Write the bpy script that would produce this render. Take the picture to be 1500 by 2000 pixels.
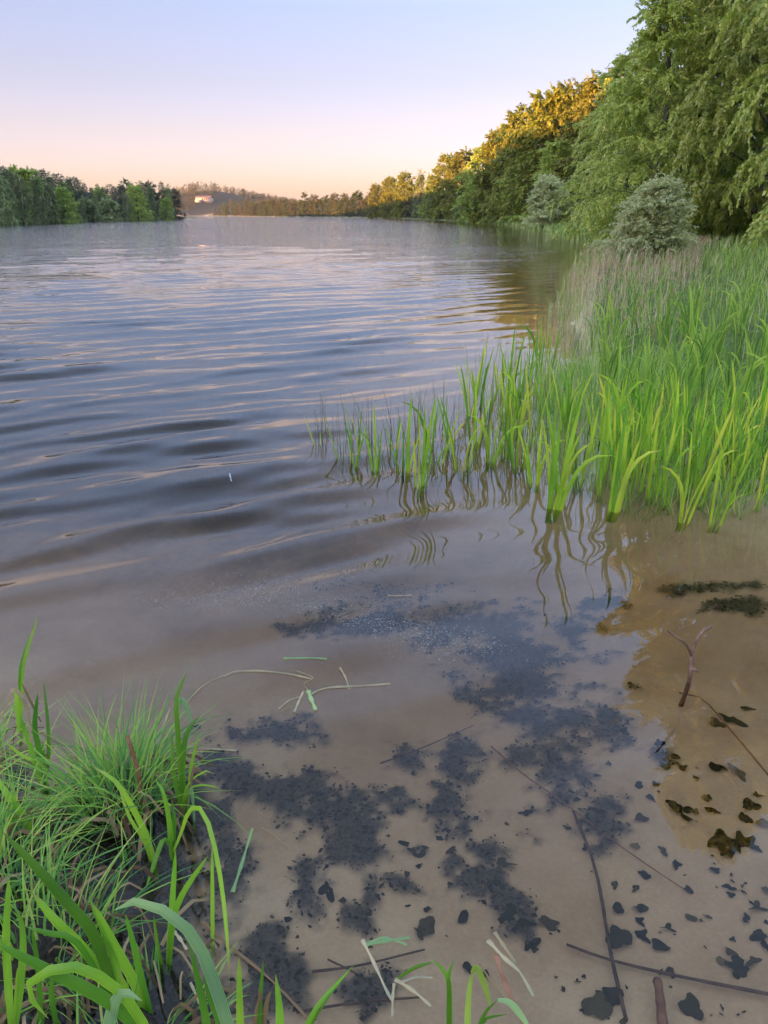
import bpy, math, random
import numpy as np
rad = math.radians
S = bpy.context.scene
COL = S.collection
for o in list(bpy.data.objects):
    bpy.data.objects.remove(o)

# ------------------------------------------------------------------ camera
CAM_H, PITCH, F = 1.65, rad(21.2), 1500.0          # photo is 1500 x 2000, focal length 1500 px
cd = bpy.data.cameras.new('camera'); cam = bpy.data.objects.new('camera', cd); COL.objects.link(cam)
cam.location = (0, 0, CAM_H); cam.rotation_euler = (math.pi/2 - PITCH, 0, 0)
cd.sensor_fit = 'VERTICAL'; cd.sensor_height = 36; cd.sensor_width = 27; cd.lens = 27.0
cd.clip_start = 0.03; cd.clip_end = 8000
S.camera = cam

# ------------------------------------------------------------------ sky, sun, exposure
SUN_EL, SUN_AZ = rad(4.3), rad(232)                # compass azimuth, clockwise from +Y: behind the camera, left
SKY_ROT = SUN_AZ
w = bpy.data.worlds.new('World'); S.world = w; w.use_nodes = True
nt = w.node_tree; bg = nt.nodes['Background']
sky = nt.nodes.new('ShaderNodeTexSky'); sky.sky_type = 'NISHITA'; sky.sun_disc = False
sky.sun_elevation = SUN_EL; sky.sun_rotation = SKY_ROT; sky.dust_density = 1.0
tc = nt.nodes.new('ShaderNodeTexCoord'); sx = nt.nodes.new('ShaderNodeSeparateXYZ')
ramp = nt.nodes.new('ShaderNodeValToRGB'); mul = nt.nodes.new('ShaderNodeMix'); mul.data_type = 'RGBA'; mul.blend_type = 'MULTIPLY'
mul.inputs[0].default_value = 1
nt.links.new(tc.outputs['Generated'], sx.inputs[0]); nt.links.new(sx.outputs['Z'], ramp.inputs[0])
nt.links.new(sky.outputs[0], mul.inputs[6]); nt.links.new(ramp.outputs[0], mul.inputs[7])
ramp2 = nt.nodes.new('ShaderNodeValToRGB'); mx = nt.nodes.new('ShaderNodeMix'); mx.data_type = 'RGBA'; mx.inputs[0].default_value = .24
nt.links.new(sx.outputs['Z'], ramp2.inputs[0]); nt.links.new(mul.outputs[2], mx.inputs[6]); nt.links.new(ramp2.outputs[0], mx.inputs[7])
nt.links.new(mx.outputs[2], bg.inputs[0])
DUSK = [(0.0, (.77, .61, .50)), (.058, (.77, .64, .545)), (.117, (.66, .635, .72)), (.22, (.47, .535, .76)), (.5, (.50, .57, .90)), (1.0, (.58, .58, .74))]
c2 = ramp2.color_ramp
while len(c2.elements) < len(DUSK): c2.elements.new(.5)
for e, (p, c) in zip(c2.elements, DUSK): e.position = p; e.color = (*[v*(.73 if p < .3 else 1) for v in c], 1)
cr = ramp.color_ramp
LOW = .73      # the sky tables were read at exposure 3.7
SKYTINT = [(0.0, (.32, .32, .80)), (.045, (.33, .305, .70)), (.09, (.315, .265, .48)), (.14, (.29, .245, .40)), (.21, (.31, .275, .42)), (.5, (.82, .78, 1.0)), (1.0, (1.2, 1.06, 1.0))]
while len(cr.elements) < len(SKYTINT): cr.elements.new(.5)
for e, (p, c) in zip(cr.elements, SKYTINT): e.position = p; e.color = (*[v*(LOW if p < .3 else 1) for v in c], 1)
bg.inputs[1].default_value = 0.10
sd = bpy.data.lights.new('sun', 'SUN'); sun = bpy.data.objects.new('sun', sd); COL.objects.link(sun)
sd.energy = 2.0; sd.angle = rad(.5); sd.color = (.74, .335, .11)
sun.rotation_euler = (math.pi/2 - SUN_EL, 0, math.pi - SUN_AZ)
S.view_settings.view_transform = 'Standard'; S.view_settings.look = 'None'
S.view_settings.gamma = 1; S.view_settings.use_curve_mapping = False
S.view_settings.exposure = 4.15
S.render.engine = 'CYCLES'
S.cycles.use_denoising = True; S.cycles.max_bounces = 10; S.cycles.transparent_max_bounces = 8
S.cycles.diffuse_bounces = 4; S.cycles.transmission_bounces = 8; S.cycles.sample_clamp_indirect = 6

# ------------------------------------------------------------------ helpers
rng = np.random.default_rng(11)
random.seed(5)
SP, CP = math.sin(PITCH), math.cos(PITCH)
def ray(px, py):
    u, v = (px-750)/F, (1000-py)/F
    return np.array([u, CP+v*SP, -SP+v*CP])
def at(px, py, z=0.0):
    d = ray(px, py); t = (z-CAM_H)/d[2]; return np.array([0, 0, CAM_H])+d*t
def atY(px, py, Y):
    d = ray(px, py); t = Y/d[1]; return np.array([0, 0, CAM_H])+d*t
def sstep(a, b, x):
    t = np.clip((x-a)/(b-a), 0, 1); return t*t*(3-2*t)
_lat = np.random.default_rng(3).random((256, 256))
def vnoise(x, y):
    x = np.asarray(x, float); y = np.asarray(y, float)
    xi, yi = np.floor(x).astype(int), np.floor(y).astype(int); fx, fy = x-xi, y-yi
    fx = fx*fx*(3-2*fx); fy = fy*fy*(3-2*fy)
    g = lambda a, b: _lat[a & 255, b & 255]
    return (g(xi, yi)*(1-fx)+g(xi+1, yi)*fx)*(1-fy)+(g(xi, yi+1)*(1-fx)+g(xi+1, yi+1)*fx)*fy
def fbm(x, y, o=4):
    s, a, r = 0, .5, 0
    for i in range(o):
        r = r+a*vnoise(x*2**i+17*i, y*2**i+31*i); s += a; a *= .5
    return r/s
def mesh_np(name, V, Fc, mat=None, smooth=False, attrs=None):
    V = np.asarray(V, np.float32).reshape(-1, 3); Fc = np.asarray(Fc, np.int32); k = Fc.shape[1]
    me = bpy.data.meshes.new(name)
    me.vertices.add(len(V)); me.vertices.foreach_set('co', V.ravel())
    me.loops.add(Fc.size); me.loops.foreach_set('vertex_index', Fc.ravel())
    me.polygons.add(len(Fc)); me.polygons.foreach_set('loop_start', np.arange(0, Fc.size, k, dtype=np.int32))
    if smooth: me.polygons.foreach_set('use_smooth', np.ones(len(Fc), bool))
    if attrs:
        for n, a in attrs.items():
            at_ = me.attributes.new(n, 'FLOAT', 'POINT'); at_.data.foreach_set('value', np.asarray(a, np.float32))
    if mat: me.materials.append(mat)
    me.update(calc_edges=True); me.validate()
    return me
def blade_attrs(n): return {'across': np.tile([0, .5, 1.], n), 'along': np.repeat(np.linspace(0, 1, n), 3)}
def link(name, me, parent=None, loc=None):
    o = bpy.data.objects.new(name, me); COL.objects.link(o)
    if parent is not None: o.parent = parent
    if loc is not None: o.location = loc
    return o
def tag(o, label=None, cat=None, group=None, kind=None):
    if label: o['label'] = label
    if cat: o['category'] = cat
    if group: o['group'] = group
    if kind: o['kind'] = kind
    return o
def thing(name, label, cat, loc=(0, 0, 0), rz=0, group=None, sc=1.0):
    o = bpy.data.objects.new(name, None); COL.objects.link(o); o.empty_display_size = .1
    o.location = loc; o.rotation_euler = (0, 0, rz); o.scale = (sc, sc, sc) if np.isscalar(sc) else sc
    return tag(o, label, cat, group)
class Acc:
    """collects quads of one mesh"""
    def __init__(s): s.v, s.f, s.n = [], [], 0
    def add(s, v, f):
        v = np.asarray(v, float).reshape(-1, 3); s.v.append(v); s.f.append(np.asarray(f, int)+s.n); s.n += len(v)
    def mesh(s, name, mat, smooth=False): return mesh_np(name, np.concatenate(s.v), np.concatenate(s.f), mat, smooth)
def tube_geo(P, R, k=6):
    P = np.asarray(P, float); n = len(P); R = np.broadcast_to(np.asarray(R, float), (n,))
    T = np.gradient(P, axis=0); T /= np.linalg.norm(T, axis=1)[:, None]+1e-9
    ref = np.array([0, 0, 1.]) if abs(T[0, 2]) < .9 else np.array([1., 0, 0])
    A = np.cross(T, ref); A /= np.linalg.norm(A, axis=1)[:, None]+1e-9; B = np.cross(T, A)
    th = np.arange(k)*2*math.pi/k
    V = P[:, None]+R[:, None, None]*(np.cos(th)[None, :, None]*A[:, None]+np.sin(th)[None, :, None]*B[:, None])
    V = np.concatenate([V.reshape(-1, 3), P[:1], P[-1:]])
    f = []
    for i in range(n-1):
        for j in range(k):
            f.append((i*k+j, i*k+(j+1) % k, (i+1)*k+(j+1) % k, (i+1)*k+j))
    for j in range(0, k, 2):
        f.append((n*k, (j+2) % k, (j+1) % k, j)); b = (n-1)*k
        f.append((n*k+1, b+j, b+(j+1) % k, b+(j+2) % k))
    return V, np.array(f)
def resample(P, n):
    """Catmull-Rom through points, n samples"""
    P = np.asarray(P, float)
    if len(P) == 2: return P[0]+(P[1]-P[0])*np.linspace(0, 1, n)[:, None]
    Q = np.concatenate([2*P[:1]-P[1:2], P, 2*P[-1:]-P[-2:-1]])
    L = np.concatenate([[0], np.cumsum(np.linalg.norm(np.diff(P, axis=0), axis=1))])
    s = np.linspace(0, L[-1], n); i = np.clip(np.searchsorted(L, s, 'right')-1, 0, len(P)-2)
    t = ((s-L[i])/(L[i+1]-L[i]))[:, None]
    a, b, c, d = Q[i], Q[i+1], Q[i+2], Q[i+3]
    return .5*((2*b)+(c-a)*t+(2*a-5*b+4*c-d)*t**2+(3*b-a-3*c+d)*t**3)
def ribbon_geo(C, W, face=None, fold=.18, twist=0.0):
    """V-folded strip along centre line C with widths W; its flat side turns towards 'face'"""
    C = np.asarray(C, float); n = len(C); W = np.broadcast_to(np.asarray(W, float), (n,))
    T = np.gradient(C, axis=0); T /= np.linalg.norm(T, axis=1)[:, None]+1e-9
    if face is None: face = np.array([0, -1, .5])
    A = np.cross(T, np.asarray(face, float)); A /= np.linalg.norm(A, axis=1)[:, None]+1e-9
    N = np.cross(A, T)
    a = np.linspace(0, twist, n)[:, None]
    A, N = A*np.cos(a)+N*np.sin(a), N*np.cos(a)-A*np.sin(a)
    V = np.stack([C-A*W[:, None]/2, C+N*W[:, None]*fold, C+A*W[:, None]/2], 1).reshape(-1, 3)
    f = []
    for i in range(n-1):
        for j in (0, 1): f.append((i*3+j, i*3+j+1, i*3+j+4, i*3+j+3))
    return V, np.array(f)
def leaf_width(n, w, base=.55, full=.35, tip=.0):
    s = np.linspace(0, 1, n)
    return w*(base+(1-base)*sstep(0, full, s))*np.sqrt(np.clip(1-np.clip((s-.45)/.55, 0, 1)**1.8, 0, 1))+.0006

# ------------------------------------------------------------------ materials
def newmat(name):
    m = bpy.data.materials.new(name); m.use_nodes = True; m.node_tree.nodes.clear(); return m, m.node_tree
def N(nt, t, **kw):
    n = nt.nodes.new(t)
    for k, v in kw.items(): setattr(n, k, v)
    return n
def rampnode(nt, stops):
    r = N(nt, 'ShaderNodeValToRGB'); c = r.color_ramp
    while len(c.elements) < len(stops): c.elements.new(.5)
    for e, (p, col) in zip(c.elements, stops): e.position = p; e.color = (*col, 1)
    return r
LEAF = 2.1
def leafmat(name, stops, trans=.4, rough=.5, spec=.3, var=.25, along=None, k=None):
    k = LEAF if k is None else k
    m, nt = newmat(name); L = nt.links
    g = N(nt, 'ShaderNodeNewGeometry'); oi = N(nt, 'ShaderNodeObjectInfo')
    r = rampnode(nt, [(p_, tuple(min(v*k, .68) for v in c_)) for p_, c_ in stops])
    L.new(g.outputs['Random Per Island'] if along is None else oi.outputs['Random'], r.inputs[0])
    hsv = N(nt, 'ShaderNodeHueSaturation')
    mr = N(nt, 'ShaderNodeMapRange'); mr.inputs[3].default_value = 1-var; mr.inputs[4].default_value = 1+var
    L.new(oi.outputs['Random'], mr.inputs[0]); L.new(mr.outputs[0], hsv.inputs['Value'])
    mh = N(nt, 'ShaderNodeMapRange'); mh.inputs[3].default_value = .49; mh.inputs[4].default_value = .515
    wn = N(nt, 'ShaderNodeTexWhiteNoise', noise_dimensions='1D'); L.new(oi.outputs['Random'], wn.inputs['W'])
    L.new(wn.outputs['Value'], mh.inputs[0]); L.new(mh.outputs[0], hsv.inputs['Hue'])
    L.new(r.outputs[0], hsv.inputs['Color'])
    col = hsv.outputs[0]
    if along:                                        # veins / dry tips along the blade
        no = N(nt, 'ShaderNodeTexNoise'); no.inputs['Scale'].default_value = along
        tcn = N(nt, 'ShaderNodeTexCoord'); L.new(tcn.outputs['Object'], no.inputs['Vector'])
        rr = rampnode(nt, [(.35, (.72, .8, .75)), (.6, (1.15, 1.1, .9))]); L.new(no.outputs[0], rr.inputs[0])
        mx = N(nt, 'ShaderNodeMix', data_type='RGBA', blend_type='MULTIPLY'); mx.inputs[0].default_value = 1
        L.new(col, mx.inputs[6]); L.new(rr.outputs[0], mx.inputs[7]); col = mx.outputs[2]
        ac = N(nt, 'ShaderNodeAttribute'); ac.attribute_name = 'across'; al = N(nt, 'ShaderNodeAttribute'); al.attribute_name = 'along'
        n1_ = N(nt, 'ShaderNodeTexNoise', noise_dimensions='1D'); n1_.inputs['Scale'].default_value = 16; n1_.inputs['Detail'].default_value = 1; L.new(ac.outputs['Fac'], n1_.inputs['W'])
        r1 = rampnode(nt, [(.35, (.62, .72, .6)), (.62, (1.15, 1.1, 1.1))]); L.new(n1_.outputs[0], r1.inputs[0])
        m1 = N(nt, 'ShaderNodeMix', data_type='RGBA', blend_type='MULTIPLY'); m1.inputs[0].default_value = 1; L.new(col, m1.inputs[6]); L.new(r1.outputs[0], m1.inputs[7])
        s1 = N(nt, 'ShaderNodeMath', operation='MULTIPLY_ADD'); L.new(oi.outputs['Random'], s1.inputs[0]); s1.inputs[1].default_value = .30; L.new(al.outputs['Fac'], s1.inputs[2])
        s2 = N(nt, 'ShaderNodeMath', operation='MULTIPLY_ADD'); L.new(no.outputs[0], s2.inputs[0]); s2.inputs[1].default_value = .16; L.new(s1.outputs[0], s2.inputs[2])
        r2 = N(nt, 'ShaderNodeMapRange'); r2.inputs[1].default_value = 1.24; r2.inputs[2].default_value = 1.36; L.new(s2.outputs[0], r2.inputs[0])
        m2 = N(nt, 'ShaderNodeMix', data_type='RGBA'); L.new(r2.outputs[0], m2.inputs[0]); L.new(m1.outputs[2], m2.inputs[6]); m2.inputs[7].default_value = (.34, .27, .10, 1); col = m2.outputs[2]
    p = N(nt, 'ShaderNodeBsdfPrincipled'); p.inputs['Roughness'].default_value = rough
    p.inputs['Specular IOR Level'].default_value = spec; L.new(col, p.inputs['Base Color'])
    t = N(nt, 'ShaderNodeBsdfTranslucent'); L.new(col, t.inputs[0])
    ms = N(nt, 'ShaderNodeMixShader'); ms.inputs[0].default_value = trans
    L.new(p.outputs[0], ms.inputs[1]); L.new(t.outputs[0], ms.inputs[2])
    o = N(nt, 'ShaderNodeOutputMaterial'); L.new(ms.outputs[0], o.inputs[0])
    return m
def surfmat(name, stops, scale=8, rough=.8, spec=.2, bump=.3, stretch=(1, 1, 1)):
    m, nt = newmat(name); L = nt.links
    tcn = N(nt, 'ShaderNodeTexCoord'); mp = N(nt, 'ShaderNodeMapping'); mp.inputs['Scale'].default_value = stretch
    no = N(nt, 'ShaderNodeTexNoise'); no.inputs['Scale'].default_value = scale; no.inputs['Detail'].default_value = 6
    L.new(tcn.outputs['Object'], mp.inputs[0]); L.new(mp.outputs[0], no.inputs['Vector'])
    r = rampnode(nt, stops); L.new(no.outputs[0], r.inputs[0])
    p = N(nt, 'ShaderNodeBsdfPrincipled'); p.inputs['Roughness'].default_value = rough; p.inputs['Specular IOR Level'].default_value = spec
    L.new(r.outputs[0], p.inputs['Base Color'])
    b = N(nt, 'ShaderNodeBump'); b.inputs['Strength'].default_value = bump; b.inputs['Distance'].default_value = .01
    L.new(no.outputs[0], b.inputs['Height']); L.new(b.outputs[0], p.inputs['Normal'])
    o = N(nt, 'ShaderNodeOutputMaterial'); L.new(p.outputs[0], o.inputs[0]); return m

G = lambda *c: c
M = {}
M['beech'] = leafmat('beech_leaf', [(0, (.125, .170, .030)), (.35, (.185, .240, .042)), (.75, (.245, .288, .060)), (1, (.29, .305, .10))], .46, .38, .5, .12)
M['wood'] = leafmat('woodland_leaf', [(0, (.085, .115, .020)), (.5, (.15, .188, .032)), (1, (.23, .265, .055))], .44, .45, .4, .22, k=2.45)
M['copper'] = leafmat('spring_oak_leaf', [(0, (.09, .112, .016)), (.5, (.155, .172, .024)), (1, (.22, .225, .035))], .42, .5, .3, .2, k=1.5)
M['birch'] = leafmat('birch_leaf', [(0, (.07, .085, .032)), (.5, (.115, .14, .052)), (1, (.17, .20, .08))], .35, .55, .2, .25, k=2.1)
M['farwood'] = leafmat('far_shore_leaf', [(0, (.040, .055, .016)), (.5, (.075, .095, .026)), (1, (.12, .14, .04))], .35, .6, .2, .25, k=1.2)  # darker copy of the woodland leaf, standing in for missing shade
M['hillwood'] = leafmat('hill_wood_leaf', [(0, (.045, .045, .025)), (.5, (.075, .075, .035)), (1, (.12, .105, .05))], .3, .6, .2, .1, k=1.3)
M['conifer'] = leafmat('conifer_needle', [(0, (.030, .036, .020)), (.5, (.055, .062, .032)), (1, (.085, .09, .045))], .15, .6, .2, .25, k=1.7)
M['willow'] = leafmat('willow_leaf', [(0, (.21, .225, .10)), (.5, (.28, .295, .14)), (1, (.33, .34, .18))], .48, .5, .35, .12, k=2.2)
M['iris'] = leafmat('iris_leaf', [(0, (.075, .17, .020)), (.35, (.13, .25, .025)), (.7, (.22, .34, .030)), (1, (.31, .40, .045))], .40, .35, .4, .12, along=3, k=2.2)
M['lush'] = leafmat('flag_leaf', [(0, (.075, .145, .028)), (.5, (.14, .22, .038)), (1, (.21, .29, .05))], .40, .35, .4, .15, along=3, k=2.1)
M['fore'] = leafmat('sweet_flag_leaf', [(0, (.060, .16, .018)), (.5, (.12, .26, .025)), (1, (.22, .36, .035))], .42, .35, .4, .1, along=4, k=1.8)
M['pale'] = leafmat('pale_leaf_underside', [(0, (.20, .33, .15)), (1, (.28, .42, .20))], .35, .4, .35, .1, along=4, k=1.35)
M['sedge'] = leafmat('sedge_blade', [(0, (.055, .14, .045)), (.35, (.10, .22, .05)), (.75, (.20, .33, .05)), (1, (.33, .42, .09))], .4, .45, .3, .1, k=2)
M['marsh'] = leafmat('marsh_grass_blade', [(0, (.075, .12, .025)), (.5, (.15, .20, .05)), (.85, (.23, .28, .085)), (1, (.36, .32, .18))], .4, .55, .2, .1, k=2.1)
M['rush'] = leafmat('rush_stem', [(0, (.05, .09, .025)), (.5, (.10, .15, .04)), (1, (.20, .20, .07))], .2, .5, .3, .1, k=1.0)
M['reed'] = leafmat('dry_reed', [(0, (.36, .22, .14)), (.5, (.54, .37, .25)), (1, (.66, .50, .37))], .2, .7, .2, .1, k=1)
M['dead'] = leafmat('dead_leaf', [(0, (.07, .042, .020)), (.5, (.21, .135, .065)), (1, (.38, .27, .15))], .15, .7, .2, .1, k=1)
M['straw'] = leafmat('bleached_straw', [(0, (.34, .27, .19)), (1, (.50, .42, .31))], .15, .6, .3, .1, along=12, k=1)
M['bark'] = surfmat('beech_bark', [(.3, (.06, .055, .045)), (.7, (.17, .16, .14))], 5, stretch=(1, 1, .4))
M['birchbark'] = surfmat('birch_bark', [(.38, (.06, .055, .05)), (.46, (.48, .46, .42)), (1, (.60, .58, .54))], 1.6, stretch=(.6, .6, 2))
M['twig'] = surfmat('twig_bark', [(.3, (.10, .055, .035)), (.55, (.22, .13, .09)), (.8, (.36, .26, .19))], 30, .7, .3)
M['stick'] = surfmat('sunken_stick_bark', [(.3, (.05, .035, .025)), (.7, (.15, .09, .06))], 25, .8, .2)
M['redstick'] = surfmat('red_stick_bark', [(.3, (.16, .07, .035)), (.7, (.34, .17, .09))], 25, .7, .3)
M['mud'] = surfmat('mud', [(.3, (.014, .012, .010)), (.7, (.05, .042, .032))], 30, .55, .4, .5)
M['sunken'] = leafmat('sunken_leaf_blade', [(0, (.016, .018, .014)), (.55, (.045, .042, .030)), (.8, (.10, .08, .05)), (1, (.22, .165, .10))], .1, .8, .1, .1, along=20, k=1)
M['pollen'] = leafmat('pollen', [(0, (.22, .22, .20)), (1, (.45, .45, .41))], .1, .8, .2, .1, k=1)
M['feather'] = surfmat('feather', [(.3, (.30, .30, .30)), (.7, (.40, .40, .39))], 8)
M['weed'] = leafmat('rotting_weed', [(0, (.020, .020, .015)), (.6, (.055, .050, .036)), (.9, (.11, .09, .06)), (1, (.20, .15, .09))], .1, .8, .1, .1, k=1.0)
M['wallp'] = surfmat('pale_render', [(.3, (.34, .30, .27)), (.7, (.42, .38, .34))], 2)
M['roof'] = surfmat('dark_roof', [(.3, (.16, .10, .08)), (.7, (.22, .14, .11))], 2)
M['pane'] = surfmat('window_glass', [(.3, (.03, .035, .045)), (.7, (.06, .065, .08))], 2, .15, .5)

# ------------------------------------------------------------------ lake outline, ground height
LAKE = np.array([(.9, .55), (2.7, 1.9), (3.3, 3.3), (2.6, 4.3), (2.05, 5.2), (1.95, 6.6), (2.3, 9), (3.0, 12.5), (5.0, 20), (7.2, 28), (10.2, 36), (12.9, 49), (15.5, 70), (17.0, 84), (18.0, 95), (18.7, 105), (19.8, 130), (19.3, 165), (18, 193), (15.3, 240),
    (4, 330), (-28, 430), (-78, 560), (-125, 690), (-165, 770), (-200, 790), (-205, 720), (-160, 600), (-125, 470), (-95, 380), (-82, 345), (-72, 322), (-74, 300), (-73, 250), (-71, 206), (-71, 150), (-69, 100), (-63, 50), (-50, 10), (-30, -12), (-8, -5), (-3.2, -.2),
    (-2.2, 1.0), (-1.7, 1.55), (-1.2, 1.3), (-.75, 1.02), (-.25, .8), (.35, .62)])
def lake_sd(x, y):
    """signed distance to the shoreline: negative in the lake"""
    x = np.asarray(x, float); y = np.asarray(y, float); d = np.full(x.shape, 1e9); ins = np.zeros(x.shape, bool)
    n = len(LAKE)
    for i in range(n):
        ax, ay = LAKE[i]; bx, by = LAKE[(i+1) % n]; ex, ey = bx-ax, by-ay
        t = np.clip(((x-ax)*ex+(y-ay)*ey)/(ex*ex+ey*ey), 0, 1)
        d = np.minimum(d, (x-ax-t*ex)**2+(y-ay-t*ey)**2)
        c = ((ay > y) != (by > y))
        with np.errstate(divide='ignore', invalid='ignore'):
            xx = ax+(y-ay)*ex/(ey if ey != 0 else 1e-9)
        ins ^= c & (x < xx)
    d = np.sqrt(d); return np.where(ins, -d, d)
gauss = lambda x, y, cx, cy, sx_, sy_: np.exp(-((x-cx)/sx_)**2/2-((y-cy)/sy_)**2/2)
TUSS = [(-.80, 1.86, .20), (-1.10, 1.55, .22), (-.86, 1.34, .20), (-1.36, 1.95, .17), (-.55, 1.12, .16)]
def ground_h(x, y, sd=None):
    x = np.asarray(x, float); y = np.asarray(y, float)
    if sd is None: sd = lake_sd(x, y)
    dp = np.maximum(-sd, 0)
    bed = -(0.03+.13*np.minimum(dp, 2.2)+.34*np.clip(dp-2.2, 0, 12)+.05*np.clip(dp-15, 0, 40))*sstep(-.02, .5, dp)
    bed = bed+(fbm(x*1.3, y*1.3, 3)-.5)*.05*sstep(.1, 1, dp)
    dl = np.maximum(sd, 0)
    # banks: marshy and flat near the reeds on the right, then the wooded slope
    near_right = (x > 0) & (y < 60)
    rise = np.where(near_right, .10*(1-np.exp(-dl/1.5))+.035*np.clip(dl-2, 0, 12)+.16*np.clip(dl-12, 0, 60),
                    .30*(1-np.exp(-dl/1.5))+.06*np.clip(dl-1, 0, 12)+.13*np.clip(dl-10, 0, 60))
    left = x < -55
    rise = np.where(left, .3*(1-np.exp(-dl/1.5))+.035*np.clip(dl, 0, 120), rise)
    rise = np.where((np.abs(x) < 4) & (y < 3), .25*(1-np.exp(-dl/.4))+.02*dl, rise)
    far = sstep(780, 830, y)
    rise = rise*(1-far)+far*np.minimum(.6+.02*dl, 4)
    hills = np.interp(y, [-300, -200, -135, -100, -75, -35, -6, 43, 130, 231, 342, 430, 511, 650, 800], [0, 14, 28, 30, 29, 25.5, 25, 23.5, 21, 17, 10, 9, 9, 7, 4])*np.exp(-((x+140)/25)**2/2)  # unseen ridge on the left, its crest shaped to shade the right shore
    hills = hills+13*gauss(x, y, -200, 1040, 34, 90)+13*gauss(x, y, -225, 965, 45, 60)+9*gauss(x, y, -420, 1150, 150, 120)
    hills = hills+4*gauss(x, y, -20, 1000, 90, 150)+8*gauss(x, y, 90, 760, 60, 160)+8*gauss(x, y, 90, 430, 45, 150)+3*gauss(x, y, -150, 1500, 400, 150)
    h = np.where(sd < 0, bed, rise+hills*sstep(2, 35, dl)+(fbm(x*.35, y*.35, 4)-.5)*.25*sstep(.5, 6, dl))
    for tx, ty, r in TUSS:
        h = np.maximum(h, bed*0-.3+.36*np.exp(-((x-tx)**2+(y-ty)**2)/(r*r)))
    return h
gh = lambda x, y: float(ground_h(np.array([x]), np.array([y]))[0])

# ------------------------------------------------------------------ waves
wr = np.random.default_rng(21)
WAVES = []
def addw(n, l0, l1, ang, spread, slope, y0=0):
    for i in range(n):
        lam = l0*(l1/l0)**wr.random(); th = rad(ang+wr.normal()*spread); k = 2*math.pi/lam
        WAVES.append((k*math.cos(th), k*math.sin(th), wr.random()*6.283, slope/k*math.sqrt(2/n), lam))
addw(14, .5, .9, -60, 6, .100)
addw(28, .18, .45, -61, 11, .105)
addw(10, 1.1, 2.6, -62, 14, .022)
addw(12, 2.6, 7, -66, 24, .013)
def wave_env(x, y, sd):
    dp = np.maximum(-sd, 0)
    e = .14+.86*sstep(.6, 3.0, dp)
    lee = sstep(-.1, 1.1, (x-(-.2+.02*y))/(1+.18*y))*sstep(60, 8, y)        # lee of the reeds
    gust = .7+.6*fbm(x*.22+5, y*.12+3, 3)
    calm_r = 1-.45*sstep(26, 4, dp)*sstep(10, 40, y)
    return e*(1-.60*lee)*gust*calm_r
def wave_h(x, y, step, sd):
    z = np.zeros(np.shape(x)); env = wave_env(x, y, sd)
    jx = .35*(fbm(x*.5, y*.5, 2)-.5); jy = .35*(fbm(x*.5+9, y*.5+4, 2)-.5)
    for kx, ky, ph, a, lam in WAVES:
        z += a*np.sin(kx*(x+jx)+ky*(y+jy)+ph)*sstep(.48, .22, step/lam)
    return z*env

# ------------------------------------------------------------------ polar sheets (finer near the shore we stand on)
def polar(r0, rm, r1, ratio, ratio2, a_in, n_in, n_out, cy=0.0):
    r = np.exp(np.arange(math.log(r0), math.log(rm), math.log(ratio)))
    r = np.concatenate([r, np.exp(np.arange(math.log(r[-1])+math.log(ratio2), math.log(r1), math.log(ratio2)))])
    ai = np.linspace(-a_in, a_in, n_in); ao = np.linspace(a_in, 2*math.pi-a_in, n_out+2)[1:-1]
    a = np.concatenate([ai, ao]); R_, A_ = np.meshgrid(r, a, indexing='ij')
    X, Y = R_*np.sin(A_), R_*np.cos(A_)+cy; na, nr = len(a), len(r)
    i, j = np.meshgrid(np.arange(nr-1), np.arange(na), indexing='ij'); j2 = (j+1) % na
    f = np.stack([i*na+j, i*na+j2, (i+1)*na+j2, (i+1)*na+j], -1).reshape(-1, 4)
    return X.ravel(), Y.ravel(), f, R_.ravel()
BLOBS = [(1000, 1285, 110, 50), (1060, 1350, 110, 75), (1085, 1425, 110, 55), (1090, 1500, 65, 80), (1020, 1480, 85, 40), (1165, 1600, 50, 50), (1178, 1650, 36, 22),
    (560, 1545, 115, 45), (655, 1570, 90, 48), (705, 1612, 46, 56), (862, 1565, 55, 66), (815, 1492, 72, 36), (880, 1505, 50, 50), (480, 1520, 70, 42), (540, 1435, 110, 26), (930, 1225, 160, 34), (760, 1215, 160, 26), (430, 1640, 60, 90),
    (640, 1745, 26, 22), (722, 1755, 24, 24), (705, 1660, 42, 36), (820, 1665, 34, 15), (885, 1690, 30, 18), (952, 1668, 36, 24), (945, 1722, 50, 24), (982, 1742, 20, 30), (612, 1765, 46, 50), (684, 1790, 32, 40), (500, 1855, 55, 50),
    (590, 1700, 40, 28), (1120, 1560, 50, 40), (560, 1920, 90, 50), (700, 1940, 70, 40), (420, 1800, 60, 110), (350, 1700, 80, 120), (250, 1900, 200, 120), (780, 1730, 22, 14), (1005, 1798, 26, 30), (1340, 1150, 90, 12), (1440, 1185, 70, 14), (1180, 1180, 60, 10), (1300, 1480, 20, 12), (760, 1560, 60, 30), (450, 1720, 70, 60)]
def bed_at(px, py):
    p = at(px, py); d = ray(px, py); d = d/np.linalg.norm(d)
    s = d.copy(); s[:2] /= 1.333; s[2] = -math.sqrt(max(1e-6, 1-s[0]**2-s[1]**2))
    t = 0.1
    for _ in range(25):
        q = p+s*t; t += (q[2]-gh(q[0], q[1]))/(-s[2])*.7; t = max(t, .001)
    q = p+s*t; return q
X, Y, f, R_ = polar(.25, 7, 3200, 1.009, 1.03, rad(42), 300, 70)
sd = lake_sd(X, Y); Z = ground_h(X, Y, sd)
dark = np.zeros(len(X)); nz = fbm(X*7, Y*7, 4)+.7*(fbm(X*24, Y*24, 3)-.5)
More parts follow.
